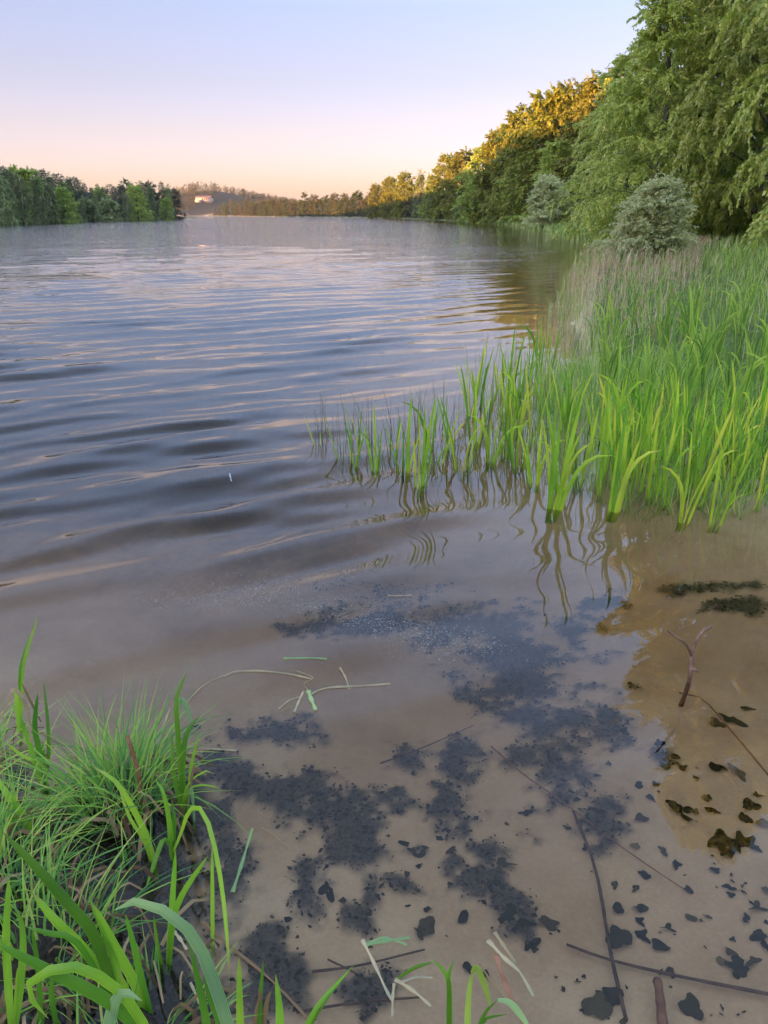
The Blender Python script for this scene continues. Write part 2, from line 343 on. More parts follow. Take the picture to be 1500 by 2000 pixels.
for px, py, a, b in BLOBS:
    c = bed_at(px, py); ex = bed_at(px+a, py); ey = bed_at(px, py-b)
    ra = abs(ex[0]-c[0])+.01; rb = abs(ey[1]-c[1])+.01; sk = (ey[0]-c[0])/(ey[1]-c[1]+1e-6)
    dy = (Y-c[1]); dx = (X-c[0])-sk*dy
    q = np.sqrt((dx/ra)**2+(dy/rb)**2)
    dark = np.maximum(dark, .92*sstep(1.3, .45, q+(nz-.5)*2.2))
dark *= (sd < 0)
dark = np.maximum(dark, .93*sstep(1.8, 3.4, -sd+.5*(nz-.5))*(Y > 1.5))       # deeper bed painted dark, in place of light lost in deep water
Z = Z+dark*.018*(.5+nz)*(sd < -.1)
forest = sstep(9, 15, sd)*(X > 0)*sstep(12, 22, Y)+(X < -55)*sstep(1, 6, sd)
forest = np.clip(np.maximum(forest, sstep(150, 250, Y)*sstep(1, 5, sd)), 0, 1)
field = gauss(X, Y, -158, 905, 22, 45)*1.6
grass = np.clip(np.where(Y > 30, sstep(-.8, -.1, sd), sstep(-.05, .5, sd))*(1-forest)+sstep(.4, .7, field), 0, 1)
forest = np.where(grass > forest, forest*(1-grass), forest)

m, t_ = newmat('ground_sand_mud_and_turf'); L = t_.links; M['ground'] = m
tcn = N(t_, 'ShaderNodeTexCoord')
def attr(nm): a = N(t_, 'ShaderNodeAttribute'); a.attribute_name = nm; return a.outputs['Fac']
n1 = N(t_, 'ShaderNodeTexNoise'); n1.inputs['Scale'].default_value = 2.5; n1.inputs['Detail'].default_value = 8; n1.inputs['Roughness'].default_value = .65; L.new(tcn.outputs['Object'], n1.inputs['Vector'])
n2 = N(t_, 'ShaderNodeTexNoise'); n2.inputs['Scale'].default_value = 90; n2.inputs['Detail'].default_value = 4; L.new(tcn.outputs['Object'], n2.inputs['Vector'])
sand = rampnode(t_, [(.30, (.45, .32, .18)), (.5, (.57, .43, .26)), (.7, (.65, .51, .32))]); L.new(n1.outputs[0], sand.inputs[0])
grain = rampnode(t_, [(.3, (.92, .92, .92)), (.7, (1.05, 1.04, 1.03))]); L.new(n2.outputs[0], grain.inputs[0])
def mix(a, b, fac, mode='MIX'):
    x = N(t_, 'ShaderNodeMix', data_type='RGBA', blend_type=mode)
    if isinstance(fac, float): x.inputs[0].default_value = fac
    else: L.new(fac, x.inputs[0])
    for i, s in ((6, a), (7, b)):
        if isinstance(s, tuple): x.inputs[i].default_value = (*s, 1)
        else: L.new(s, x.inputs[i])
    return x.outputs[2]
c = mix(sand.outputs[0], grain.outputs[0], 1.0, 'MULTIPLY')
muck_and_deep = rampnode(t_, [(.3, (.030, .030, .028)), (.7, (.085, .080, .068))]); L.new(n2.outputs[0], muck_and_deep.inputs[0])
c = mix(c, muck_and_deep.outputs[0], attr('dark'))
turf = rampnode(t_, [(.3, (.045, .055, .018)), (.55, (.09, .14, .03)), (.8, (.14, .20, .05))]); L.new(n1.outputs[0], turf.inputs[0])
c = mix(c, turf.outputs[0], attr('grass'))
duff = rampnode(t_, [(.3, (.025, .02, .013)), (.7, (.07, .065, .03))]); L.new(n1.outputs[0], duff.inputs[0])
c = mix(c, duff.outputs[0], attr('forest'))
mudr = rampnode(t_, [(.3, (.02, .017, .013)), (.7, (.055, .046, .034))]); L.new(n2.outputs[0], mudr.inputs[0])
c = mix(c, mudr.outputs[0], attr('mud'))
p = N(t_, 'ShaderNodeBsdfPrincipled'); p.inputs['Roughness'].default_value = .85; p.inputs['Specular IOR Level'].default_value = .15; L.new(c, p.inputs['Base Color'])
b = N(t_, 'ShaderNodeBump'); b.inputs['Strength'].default_value = .25; b.inputs['Distance'].default_value = .004; L.new(n2.outputs[0], b.inputs['Height']); L.new(b.outputs[0], p.inputs['Normal'])
o = N(t_, 'ShaderNodeOutputMaterial'); L.new(p.outputs[0], o.inputs[0])
mudm = np.zeros(len(X))
for tx, ty, r in TUSS: mudm = np.maximum(mudm, sstep(1.5, 1.1, np.hypot(X-tx, Y-ty)/r))
mudm = np.maximum(mudm, sstep(.12, -.02, np.abs(sd))*(X > 1)*(Y < 12)*.9)
mudm = np.maximum(mudm, sstep(-.1, .05, sd)*(Y < 3)*(X < .4))
mudm = np.maximum(mudm, sstep(.55, .35, np.hypot((X+1.0)/1.15, (Y-1.35)/1.0))*.9)
tag(link('ground', mesh_np('ground', np.stack([X, Y, Z], 1), f, M['ground'], True, {'dark': dark, 'grass': grass, 'forest': forest, 'mud': mudm})), kind='structure')

# rotting leaf scraps and weed lying thick on the dark patches of the bed
near = (dark > .3) & (Y > .9) & (Y < 3.6) & (np.abs(X/Y) < .6) & (sd < -.12)
ii = np.flatnonzero(near); rw = np.random.default_rng(5); ii = rw.choice(ii, 11000, p=(R_[ii]**2*dark[ii])/(R_[ii]**2*dark[ii]).sum())
nq = len(ii); B0 = np.stack([X[ii], Y[ii], Z[ii]], 1)+rw.normal(size=(nq, 3))*[.010, .010, .002]+[0, 0, .006]
a_ = rw.random(nq)*6.283; sz = .0025+.0075*rw.random(nq)**2.5; el_ = rw.uniform(.35, 1, nq); tl = rw.normal(size=(nq, 2))*.35
ex_ = np.stack([np.cos(a_), np.sin(a_), tl[:, 0]], 1)*sz[:, None]; ey_ = np.stack([-np.sin(a_), np.cos(a_), tl[:, 1]], 1)*(sz*el_)[:, None]
jit = 1+rw.normal(size=(nq, 4, 1))*.25
Vq = B0[:, None]+jit*np.stack([-ex_-ey_*.4, ex_*.3-ey_, ex_+ey_*.5, -ex_*.2+ey_], 1)
WEED = (Vq.reshape(-1, 3), np.arange(4*nq).reshape(-1, 4))
tag(link('rotting_weed', mesh_np('rotting_weed', *WEED, M['weed'])), 'dark rotting leaf scraps and weed lying in patches on the sandy lake bed', 'weed', kind='stuff')

# ------------------------------------------------------------------ the water
m, t_ = newmat('lake_water'); L = t_.links
tcn = N(t_, 'ShaderNodeTexCoord')
def wn(scale, sxy, rotz, det=3):
    mp = N(t_, 'ShaderNodeMapping'); mp.inputs['Scale'].default_value = (*sxy, 1); mp.inputs['Rotation'].default_value = (0, 0, rotz)
    L.new(tcn.outputs['Object'], mp.inputs[0])
    n = N(t_, 'ShaderNodeTexNoise'); n.inputs['Scale'].default_value = scale; n.inputs['Detail'].default_value = det; n.inputs['Roughness'].default_value = .5
    L.new(mp.outputs[0], n.inputs['Vector']); return n.outputs[0]
rip = wn(1.0, (1.0, 2.6), rad(-28)); rip2 = wn(2.6, (1.0, 2.0), rad(-35))
amp = N(t_, 'ShaderNodeAttribute'); amp.attribute_name = 'ripple'
mu = N(t_, 'ShaderNodeMath', operation='MULTIPLY'); L.new(rip, mu.inputs[0]); L.new(amp.outputs['Fac'], mu.inputs[1])
mu2 = N(t_, 'ShaderNodeMath', operation='MULTIPLY'); L.new(rip2, mu2.inputs[0]); L.new(amp.outputs['Fac'], mu2.inputs[1])
m3 = N(t_, 'ShaderNodeMath', operation='MULTIPLY'); L.new(mu2.outputs[0], m3.inputs[0]); m3.inputs[1].default_value = .35
ad = N(t_, 'ShaderNodeMath', operation='ADD'); L.new(mu.outputs[0], ad.inputs[0]); L.new(m3.outputs[0], ad.inputs[1])
bp = N(t_, 'ShaderNodeBump'); bp.inputs['Strength'].default_value = 1.0; bp.inputs['Distance'].default_value = 1.0
if 'Filter Width' in bp.inputs: bp.inputs['Filter Width'].default_value = .02
L.new(ad.outputs[0], bp.inputs['Height'])
gl = N(t_, 'ShaderNodeBsdfGlass'); gl.inputs['IOR'].default_value = 1.333; gl.inputs['Roughness'].default_value = 0; L.new(bp.outputs[0], gl.inputs['Normal'])
va = N(t_, 'ShaderNodeVolumeAbsorption'); va.inputs['Color'].default_value = (.55, .42, .24, 1); va.inputs['Density'].default_value = 2.6
o = N(t_, 'ShaderNodeOutputMaterial'); L.new(gl.outputs[0], o.inputs['Surface']); 
vs = N(t_, 'ShaderNodeVolumeScatter'); vs.inputs['Color'].default_value = (.60, .63, .68, 1); vs.inputs['Density'].default_value = .10; vs.inputs['Anisotropy'].default_value = .6
va2 = N(t_, 'ShaderNodeAddShader'); L.new(va.outputs[0], va2.inputs[0]); L.new(vs.outputs[0], va2.inputs[1]); L.new(va2.outputs[0], o.inputs['Volume'])
M['water'] = m
X, Y, f, R_ = polar(.35, 45, 1000, 1.0085, 1.03, rad(39), 330, 40)
sdw = lake_sd(X, Y)
Zw = wave_h(X, Y, np.where(R_ < 45, R_*.0094, R_*.03), sdw)
ripple = (.004+.075*sstep(4, 40, Y))*np.clip(wave_env(X, Y, sdw), 0, 1.5)
keep = (sdw[f].min(1) < 4.0)
f = f[keep]; used = np.unique(f); rm = np.full(len(X), -1); rm[used] = np.arange(len(used))
tag(link('lake_water', mesh_np('lake_water', np.stack([X, Y, Zw], 1)[used], rm[f], M['water'], True, {'ripple': ripple[used]})), kind='structure')
def wz(x, y):
    x = np.atleast_1d(np.asarray(x, float)); y = np.atleast_1d(np.asarray(y, float))
    return wave_h(x, y, np.hypot(x, y)*.0085*1.1, lake_sd(x, y))

# ------------------------------------------------------------------ trees
def spray_template(r, nl, length, lw, droop, ll):
    """leaves in two ranks along a drooping twig that starts at 0 and runs along +x"""
    q = []
    for i in range(nl):
        s = (i+.6)/nl; side = 1 if i % 2 else -1
        c = np.array([length*s, 0, -droop*length*s*s])
        a = side*rad(r.uniform(35, 75))*(1-.4*s); e = rad(r.uniform(-78, 6))
        d = np.array([math.cos(a)*math.cos(e), math.sin(a)*math.cos(e), math.sin(e)])
        n = np.array([r.normal()*.35, r.normal()*.35, 1]); sdv = np.cross(n, d); sdv /= np.linalg.norm(sdv)
        l = ll*r.uniform(.7, 1.2); w_ = lw*r.uniform(.7, 1.2)
        up = np.cross(d, sdv)
        q.append([c, c+d*l*.45+sdv*w_/2+up*w_*.12, c+d*l, c+d*l*.45-sdv*w_/2+up*w_*.12])
    return np.array(q)
def sprays_mesh(name, P, D, Sc, temps, mat, r):
    P, D, Sc = np.asarray(P), np.asarray(D), np.asarray(Sc)
    D = D/(np.linalg.norm(D, axis=1)[:, None]+1e-9)
    up = np.tile([0, 0, 1.], (len(P), 1))+r.normal(size=(len(P), 3))*.28
    Yv = np.cross(up, D); Yv /= np.linalg.norm(Yv, axis=1)[:, None]+1e-9; Zv = np.cross(D, Yv)
    B = np.stack([D, Yv, Zv], 1)                          # rows = basis
    k = r.integers(0, len(temps), len(P)); out = []
    for ti, T in enumerate(temps):
        s = k == ti
        if not s.any(): continue
        v = np.einsum('lqc,ncd->nlqd', T, B[s])*Sc[s][:, None, None, None]+P[s][:, None, None, :]
        out.append(v.reshape(-1, 3))
    V = np.concatenate(out); return mesh_np(name, V, np.arange(len(V)).reshape(-1, 4), mat)
def broadleaf(seed, H, R, nl, nsub, nspr, nleaf, ll, lw, spl, droop, mat, bark, base=.06, shape='beech', wood=True, up0=38, tdroop=.35):
    r = np.random.default_rng(seed); A = Acc()
    ph = r.uniform(0, 6, 2)
    def trunk(z):
        z = np.asarray(z); return np.stack([.25*np.sin(z*.35+ph[0])*z/H*2, .25*np.sin(z*.3+ph[1])*z/H*2, z], -1)
    zs = np.linspace(-.6, H*.93, 10); A.add(*tube_geo(trunk(zs), H*.017*(1-zs/H*.93)**.8+.02, 7))
    prof = {'beech': lambda t: np.interp(t, [0, .15, .35, .6, .8, 1], [.88, 1.0, 1.0, .88, .66, .22]),
            'round': lambda t: np.interp(t, [0, .2, .5, .75, .92, 1], [.8, 1.0, 1.0, .85, .6, .35]),
            'birch': lambda t: np.interp(t, [0, .2, .5, .8, 1], [.6, .9, .9, .6, .1]),
            'bush': lambda t: np.interp(t, [0, .3, .6, 1], [.95, 1.0, .85, .3])}[shape]
    P, D, Sc = [], [], []
    def put(p, d, sc): P.append(p); D.append(d); Sc.append(sc)
    for i in range(nl):
        t = ((i+r.random())/nl)**.9; z0 = H*(base+(.94-base)*t)
        az = i*2.39996+r.normal()*.35; L_ = R*prof(t)*r.uniform(.72, 1.18)
        e0 = rad(up0*(1-.2*t)+r.normal()*8+25*t); d0 = np.array([math.cos(az)*math.cos(e0), math.sin(az)*math.cos(e0), math.sin(e0)])
        z0 = max(z0-L_*math.sin(e0)*.55, H*base*.6)
        s = np.linspace(0, 1, 7); Q = trunk(z0)+d0*L_*s[:, None]*1.08; Q[:, 2] -= L_*(tdroop+.25*(1-t))*s**2.2
        Q += np.cumsum(r.normal(size=(7, 3))*.02*L_, 0)*s[:, None]
        if wood: A.add(*tube_geo(Q, (.012+.007*H/10)*(1-s*.85)*(1.1-.5*t)+.004, 4))
        for j in range(nsub):
            sj = .22+.78*(j+r.random())/nsub; k = min(int(sj*6), 5); q = Q[k]+(Q[k+1]-Q[k])*(sj*6-k)
            tg = Q[k+1]-Q[k]; tg /= np.linalg.norm(tg)
            a = (1 if j % 2 else -1)*rad(r.uniform(25, 70)); ca, sa = math.cos(a), math.sin(a)
            d = np.array([tg[0]*ca-tg[1]*sa, tg[0]*sa+tg[1]*ca, tg[2]*.6+r.normal()*.22]); d /= np.linalg.norm(d)
            l2 = L_*r.uniform(.22, .42)*(1.15-.55*sj)+.15
            for kx in range(nspr):
                s2 = (kx+.3+r.random()*.6)/nspr; pp = q+d*l2*s2; pp[2] -= tdroop*l2*s2*s2
                dd = d+r.normal(size=3)*.38; dd[2] -= droop*(.25+.9*s2); put(pp, dd, r.uniform(.75, 1.25))
        for kx in range(3): put(Q[-1], (Q[-1]-Q[-2])/np.linalg.norm(Q[-1]-Q[-2])+r.normal(size=3)*.3, 1)
    for kx in range(10): put(trunk(H*.93)+r.normal(size=3)*.3, r.normal(size=3)*.6+[0, 0, .6], 1)
    temps = [spray_template(r, nleaf, spl*r.uniform(.85, 1.2), lw, droop*.6, ll) for _ in range(6)]
    cr_ = sprays_mesh('crown', P, D, Sc, temps, mat, r)
    return A.mesh('trunk', bark, True), cr_
def conifer(seed, H, R, nw, mat, bark, pine=False):
    r = np.random.default_rng(seed); A = Acc(); zs = np.linspace(-.5, H, 6)
    A.add(*tube_geo(np.stack([0*zs, 0*zs, zs], 1), H*.012*(1-np.clip(zs, 0, H)/H)+.015, 6))
    P, D, Sc = [], [], []
    b0 = .45 if pine else .08
    for i in range(nw):
        t = (i+.5)/nw; z = H*(b0+(1-b0)*t); n = 7
        L_ = R*((1-t)**.8+.06)*r.uniform(.75, 1.15) if not pine else R*np.interp(t, [0, .4, .8, 1], [.6, 1, .7, .15])*r.uniform(.7, 1.2)
        for j in range(n):
            az = j*6.283/n+i*1.1+r.normal()*.3; d = np.array([math.cos(az), math.sin(az), .05 if not pine else .35])
            for s in (.35, .65, .95):
                P.append(np.array([0, 0, z])+d*L_*s+[0, 0, -.18*L_*s*s]); D.append(d+r.normal(size=3)*.25+[0, 0, -.1]); Sc.append(r.uniform(.8, 1.2)*(.6+.5*(1-t)))
    P += [np.array([0, 0, H*.97])]*4; D += [np.array([0, .05, 1.])+r.normal(size=3)*.2 for _ in range(4)]; Sc += [.6]*4
    temps = [spray_template(r, 9, .9, .16, .25, .42) for _ in range(4)]
    return A.mesh('trunk', bark, True), sprays_mesh('crown', P, D, Sc, temps, mat, r)

KIND = {}
KIND['beech_tree'] = [broadleaf(s, 23, 6.3, 100, 9, 6, 30, .155, .105, .62, .45, M['beech'], M['bark'], .03, tdroop=.34) for s in (1, 2)]
KIND['beech_mid'] = [broadleaf(s, 14, 4.9, 60, 8, 5, 20, .18, .115, .62, .45, M['beech'], M['bark'], .04) for s in (4, 5)]
KIND['wood_tree'] = [broadleaf(s, 13, 4.9, 58, 6, 4, 18, .28, .19, .70, .35, M['wood'], M['bark'], .02, 'round') for s in (7, 8, 9)]
KIND['copper_tree'] = [broadleaf(s, 13, 4.9, 62, 6, 4, 18, .28, .18, .70, .3, M['copper'], M['bark'], .03, 'round') for s in (10, 11)]
KIND['far_tree'] = [broadleaf(s, 11, 3.6, 22, 4, 3, 8, .46, .32, .9, .3, M[k], M['bark'], .05, 'round') for s, k in ((13, 'farwood'), (14, 'hillwood'), (15, 'farwood'))]
KIND['birch_tree'] = [broadleaf(s, 10, 2.5, 30, 5, 4, 10, .30, .16, .8, 1.0, M['birch'], M['birchbark'], .10, 'birch', up0=55, tdroop=.6) for s in (16, 17)]
KIND['spruce_tree'] = [conifer(s, 11, 2.1, 20, M['conifer'], M['bark']) for s in (18, 19)]
KIND['pine_tree'] = [conifer(20, 11, 2.4, 14, M['conifer'], M['bark'], True)]
KIND['willow_bush'] = [broadleaf(22, 2.9, 2.0, 70, 7, 5, 12, .12, .055, .36, .25, M['willow'], M['bark'], .02, 'bush', False, up0=58, tdroop=.12), broadleaf(23, 2.9, 2.0, 60, 6, 5, 12, .17, .085, .42, .25, M['willow'], M['bark'], .02, 'bush', False, up0=56, tdroop=.15)]
KIND['hazel_bush'] = [broadleaf(24, 4, 2.6, 44, 6, 5, 14, .17, .11, .5, .15, M['wood'], M['bark'], .02, 'bush', up0=55, tdroop=.15)]
KIND['far_bush'] = [broadleaf(25, 3, 2.2, 26, 5, 3, 9, .30, .18, .6, .1, M['birch'], M['bark'], .02, 'bush', up0=55)]
HEIGHT = {'beech_tree': 23, 'beech_mid': 14, 'wood_tree': 13, 'copper_tree': 13, 'far_tree': 11, 'birch_tree': 10, 'spruce_tree': 11, 'pine_tree': 11, 'willow_bush': 2.9, 'hazel_bush': 4, 'far_bush': 3}
OBJNAME = {'beech_mid': 'beech_tree', 'wood_tree': 'broadleaf_tree', 'copper_tree': 'oak_tree', 'far_tree': 'broadleaf_tree', 'far_bush': 'shrub', 'hazel_bush': 'shrub'}
cnt = {}
def tree(kind, x, y, h, label, group, wid=1.0, rz=None, var=None):
    k = cnt.get(kind, 0); cnt[kind] = k+1
    tr, cw = KIND[kind][(k if var is None else var) % len(KIND[kind])]
    s = h/HEIGHT[kind]; sxy = s*wid
    nm = OBJNAME.get(kind, kind)
    o = thing(nm, label, 'bush' if 'bush' in kind else 'tree', (x, y, gh(x, y)-.05), random.random()*6.28 if rz is None else rz, group, (sxy, sxy, s))
    link('trunk', tr, o); link('crown', cw, o); return o
def pxx(px, Y): return (px-750)/1609.0*Y
NG = 'beeches on the right bank'
# near wall of beeches (some reach above the frame and show in the water's reflection)
for px, Y, h, wid, lab in [
    (1670, 30, 31, .66, 'tallest fresh green beech overhanging the marsh at the right edge of the photo'),
    (1490, 42, 33, .73, 'large light green beech with drooping sprays, behind the pale willow bush'),
    (1400, 52, 33, .67, 'beech whose branches hang beside the pale willow bush, left of the largest beeches'),
    (1760, 34, 26, 1.0, 'tall beech filling the top right corner behind the front beeches'),
    (1590, 46, 25, 1.0, 'shaded beech standing in the second row at the right edge'),
    (1470, 56, 23, 1.0, 'shaded beech glimpsed between the two largest front beeches')]:
    tree('beech_tree', pxx(px, Y), Y, h, lab, NG, wid)
def topped(kind, px, Y, top, wid, lab, grp, dz=0.0, var=None):
    x = pxx(px, Y); return tree(kind, x, Y, max(atY(px, top, Y)[2]-gh(x, Y)+dz, 1.5), lab, grp, wid, None, var)
for px, Y, top, wid, lab in [
    (1268, 46, -40, .95, 'dark topped beech with thin branch tips against the sky, left of the tallest beeches'),
    (1222, 60, 55, .95, 'beech whose upper branches stick out to the left over the orange trees'),
    (1185, 92, 140, 1.1, 'spreading beech below the dark topped one, between the two willow bushes'),
    (1245, 85, 110, 1.0, 'small beech on the grassy slope between the two willow bushes'),
    (1330, 58, -60, 1.0, 'beech on the slope right above the pale willow bush'),
    (1140, 118, 215, 1.2, 'green beech beside the orange topped trees, right of them'),
    (1025, 138, 290, 1.3, 'green beech in the shade at the foot of the orange topped trees'),
    (1085, 116, 265, 1.3, 'shaded green beech behind the round willow bush')]:
    topped('beech_mid', px, Y, top, wid, lab, NG)
OG = 'trees catching the last orange sun'
for px, Y, top, wid, k, lab in [
    (1108, 125, 150, .95, 'copper_tree', 'highest of the orange sunlit oaks, next to the green beeches'),
    (1055, 127, 166, 1.0, 'copper_tree', 'broad oak with glowing orange top, left of the highest one'),
    (1010, 143, 205, .95, 'copper_tree', 'orange topped oak standing over the bright green shrub'),
    (968, 168, 250, .95, 'copper_tree', 'narrow orange topped oak stepping down to the left of the bright shrub'),
    (1160, 112, 135, .95, 'copper_tree', 'orange topped oak peeping out behind the dark topped beech'),
    (935, 188, 278, .95, 'wood_tree', 'yellowish sunlit tree just left of the narrow orange oak'),
    (902, 216, 288, 1.0, 'copper_tree', 'rusty sunlit oak rounded at the top, above the dark shore bushes'),
    (873, 244, 296, 1.0, 'copper_tree', 'rusty sunlit oak at the left end of the orange row'),
    (846, 270, 338, 1.0, 'wood_tree', 'pale orange tree in the dip of the skyline'),
    (1080, 152, 180, 1.0, 'wood_tree', 'sunlit tree in the second row behind the broad orange oak'),
    (990, 170, 232, 1.0, 'wood_tree', 'sunlit tree in the second row behind the bright shrub')]:
    topped(k, px, Y, top, wid, lab, OG)
for px, Y, top, wid, k, lab in [
    (818, 290, 332, .9, 'birch_tree', 'dark narrow grey green tree standing out in front of the round orange tree'),
    (792, 322, 333, 1.0, 'copper_tree', 'round headed orange tree behind the dark narrow tree'),
    (762, 340, 343, 1.0, 'copper_tree', 'round orange tree left of the round headed one'),
    (735, 362, 357, 1.0, 'copper_tree', 'low orange tree where the row dips to the far shore'),
    (862, 246, 378, 1.3, 'wood_tree', 'shaded green tree at the foot of the rusty oaks'),
    (890, 214, 370, 1.2, 'birch_tree', 'grey green birch by the water under the rusty oak'),
    (922, 187, 362, 1.2, 'birch_tree', 'grey green birch by the water left of the bright shrub'),
    (842, 264, 375, 1.2, 'birch_tree', 'greyish tree at the shore right of the dark narrow tree'),
    (985, 150, 345, 1.4, 'wood_tree', 'low shaded tree right of the bright green shrub')]:
    topped(k, px, Y, top, wid, lab, 'trees along the right shore')
topped('willow_bush', 1275, 28, 366, 1.15, 'pale grey green willow bush by the dry reeds, nearer of the two', 'willow bushes on the bank', var=0)
topped('willow_bush', 1075, 96, 356, 1.1, 'round grey green willow bush at the water edge, farther of the two', 'willow bushes on the bank', var=1)
topped('hazel_bush', 945, 171, 345, 1.15, 'bright yellow green shrub at the water edge under the orange trees', 'shrubs on the shore')
topped('far_bush', 788, 326, 400, 1.3, 'low rounded shrub at the water left of the dark narrow tree', 'shrubs on the shore')
topped('far_bush', 905, 204, 398, 1.3, 'small grey shrub at the water left of the bright shrub', 'shrubs on the shore')
# far right shore, row by row
segs = [(18.5, 240), (4, 330), (-28, 430), (-78, 560), (-125, 690), (-165, 770)]
SL = np.concatenate([[0], np.cumsum([math.dist(segs[i], segs[i+1]) for i in range(5)])])
def shore(d):
    i = min(int(np.searchsorted(SL, d, 'right'))-1, 4); t = (d-SL[i])/(SL[i+1]-SL[i]); a, b = np.array(segs[i]), np.array(segs[i+1])
    nrm = np.array([(b-a)[1], -(b-a)[0]]); return a+(b-a)*t, nrm/np.linalg.norm(nrm)
d = 25.0; i = 0
while d < SL[-1]-12:
    for row, off, hh in ((0, 3, 8.0), (1, 11, 10.5), (2, 22, 12)):
        pp, nn = shore(min(d+random.uniform(-2, 2), SL[-1]-1)); q = pp+nn*(off+random.uniform(-1.5, 2.5))
        if row == 2 and i % 2: continue
        kk = 'far_tree' if random.random() < .8 else ('spruce_tree' if d > 150 else 'birch_tree')
        h = hh*random.uniform(.78, 1.12)*(1-.10*sstep(200, 500, d))
        lab = {0: 'shaded green tree in the front row along the far right shore', 1: 'tree in the middle row of the far right shore wood', 2: 'sun touched tree in the back row of the far right shore wood'}[row]
        if kk == 'spruce_tree': lab = 'dark pointed spruce among the far right shore trees'
        if kk == 'birch_tree': lab = 'slim grey green birch among the far right shore trees'
        tree(kk, q[0], q[1], h, lab, {'far_tree': 'trees in row %d of the far right shore' % (row+1), 'spruce_tree': 'spruces on the far right shore', 'birch_tree': 'birches on the far right shore'}[kk], 1.05)
    d += 9.5+d*.008; i += 1
# left wood
LW = [(8, 140, 'birch_tree', 8.5, 'leftmost birch of the left wood, drooping grey green'), (20, 147, 'birch_tree', 8.2, 'birch with a pale bare trunk showing near the left edge'), (45, 150, 'birch_tree', 8.6, 'drooping birch right of the pale trunk'),
    (75, 158, 'birch_tree', 8.9, 'broad drooping birch left of the bright green tree'), (100, 166, 'birch_tree', 8.4, 'grey green birch touching the bright green tree'), (127, 172, 'wood_tree', 7.6, 'bright fresh green tree standing out in the left wood'),
    (160, 190, 'birch_tree', 5.5, 'small birch between the bright green tree and the round bushes'), (248, 222, 'birch_tree', 7.2, 'light birch above the second round bush'), (270, 232, 'wood_tree', 9.8, 'yellow green tree near the right end of the left wood'),
    (295, 240, 'birch_tree', 9.8, 'yellow green birch beside the yellow green tree'), (325, 256, 'wood_tree', 7, 'green tree in front of the last dark pines of the left wood'), (340, 280, 'spruce_tree', 8, 'dark spruce at the tip of the left wood by the water')]
for px, Y, k, h, lab in LW: tree(k, pxx(px, Y), Y, h, lab, 'trees of the left wood by the water', 1.1)
tree('far_bush', pxx(175, 195), 195, 4.6, 'round grey green bush at the water, left of the pair', 'round bushes on the left shore', 1.0)
tree('far_bush', pxx(213, 206), 206, 4.9, 'round grey green bush at the water, right of the pair', 'round bushes on the left shore', 1.1)
tree('far_bush', pxx(125, 174), 172, 2.6, 'low bush at the foot of the bright green tree', 'round bushes on the left shore', 1.2)
sky_pts = [(-80, 305), (0, 313), (50, 316), (90, 325), (130, 335), (180, 350), (215, 350), (250, 346), (300, 352), (325, 352), (345, 362), (352, 385)]
for i in range(64):
    px = -70+i*6.6+random.uniform(-4, 4); back = 6+(i % 3)*9+random.uniform(0, 5)
    shoreY = np.interp(px, [-80, 0, 200, 350], [125, 148, 205, 283]); Y = shoreY+back*1.3
    if px > 318: Y = shoreY-4+random.uniform(-4, 4)
    top = np.interp(px, [p[0] for p in sky_pts], [p[1] for p in sky_pts])+random.uniform(2, 20)
    x = pxx(px, Y); z = atY(px, top, Y)[2]; h = max(z-gh(x, Y), 4)
    k = random.choice(['spruce_tree', 'pine_tree', 'pine_tree', 'spruce_tree', 'wood_tree', 'birch_tree'] if px < 230 else ['pine_tree', 'spruce_tree', 'far_tree', 'birch_tree'])
    lab = {'spruce_tree': 'dark pointed spruce on the skyline of the left wood', 'pine_tree': 'dark ragged pine on the skyline of the left wood', 'wood_tree': 'muted green broadleaf behind the shore birches of the left wood', 'birch_tree': 'grey green birch behind the front row of the left wood', 'far_tree': 'broadleaf with a warm tinted top near the right end of the left wood'}[k]
    tree(k, x, Y, h, lab, lab.split(' ', 1)[1]+' (all alike)', 1.0)
# woods on the far hill: reads as one mass
A = Acc(); r = np.random.default_rng(77); me = KIND['far_tree'][0][1]
nv = len(me.vertices); cv = np.empty(nv*3, np.float32); me.vertices.foreach_get('co', cv); cv = cv.reshape(-1, 3); n = 0
while n < 900:
    y = r.uniform(815, 1120); x = r.uniform(-330, 30)
    px = 750+x/y*1609
    if px > 720 or px < 330: continue
    if gauss(x, y, -158, 905, 22, 45)*1.6 > .35 or abs(px-400) < 19 and y < 925: continue
    if 425 < px < 475 and 930 < y < 1010: continue
    s = r.uniform(.6, .95); sub = r.integers(0, nv//4, 110); a = r.uniform(0, 6.28)
    q = cv.reshape(-1, 4, 3)[sub].copy(); cen = q.mean(1, keepdims=True); q = cen+(q-cen)*2.4; q = q.reshape(-1, 3)*s
    q = np.stack([q[:, 0]*math.cos(a)-q[:, 1]*math.sin(a), q[:, 0]*math.sin(a)+q[:, 1]*math.cos(a), q[:, 2]], 1)+[x, y, gh(x, y)]
    A.add(q, np.arange(len(q)).reshape(-1, 4)); n += 1
tag(link('woods', A.mesh('woods', M['hillwood'])), 'far wooded hills closing the end of the lake', 'woods', kind='stuff')
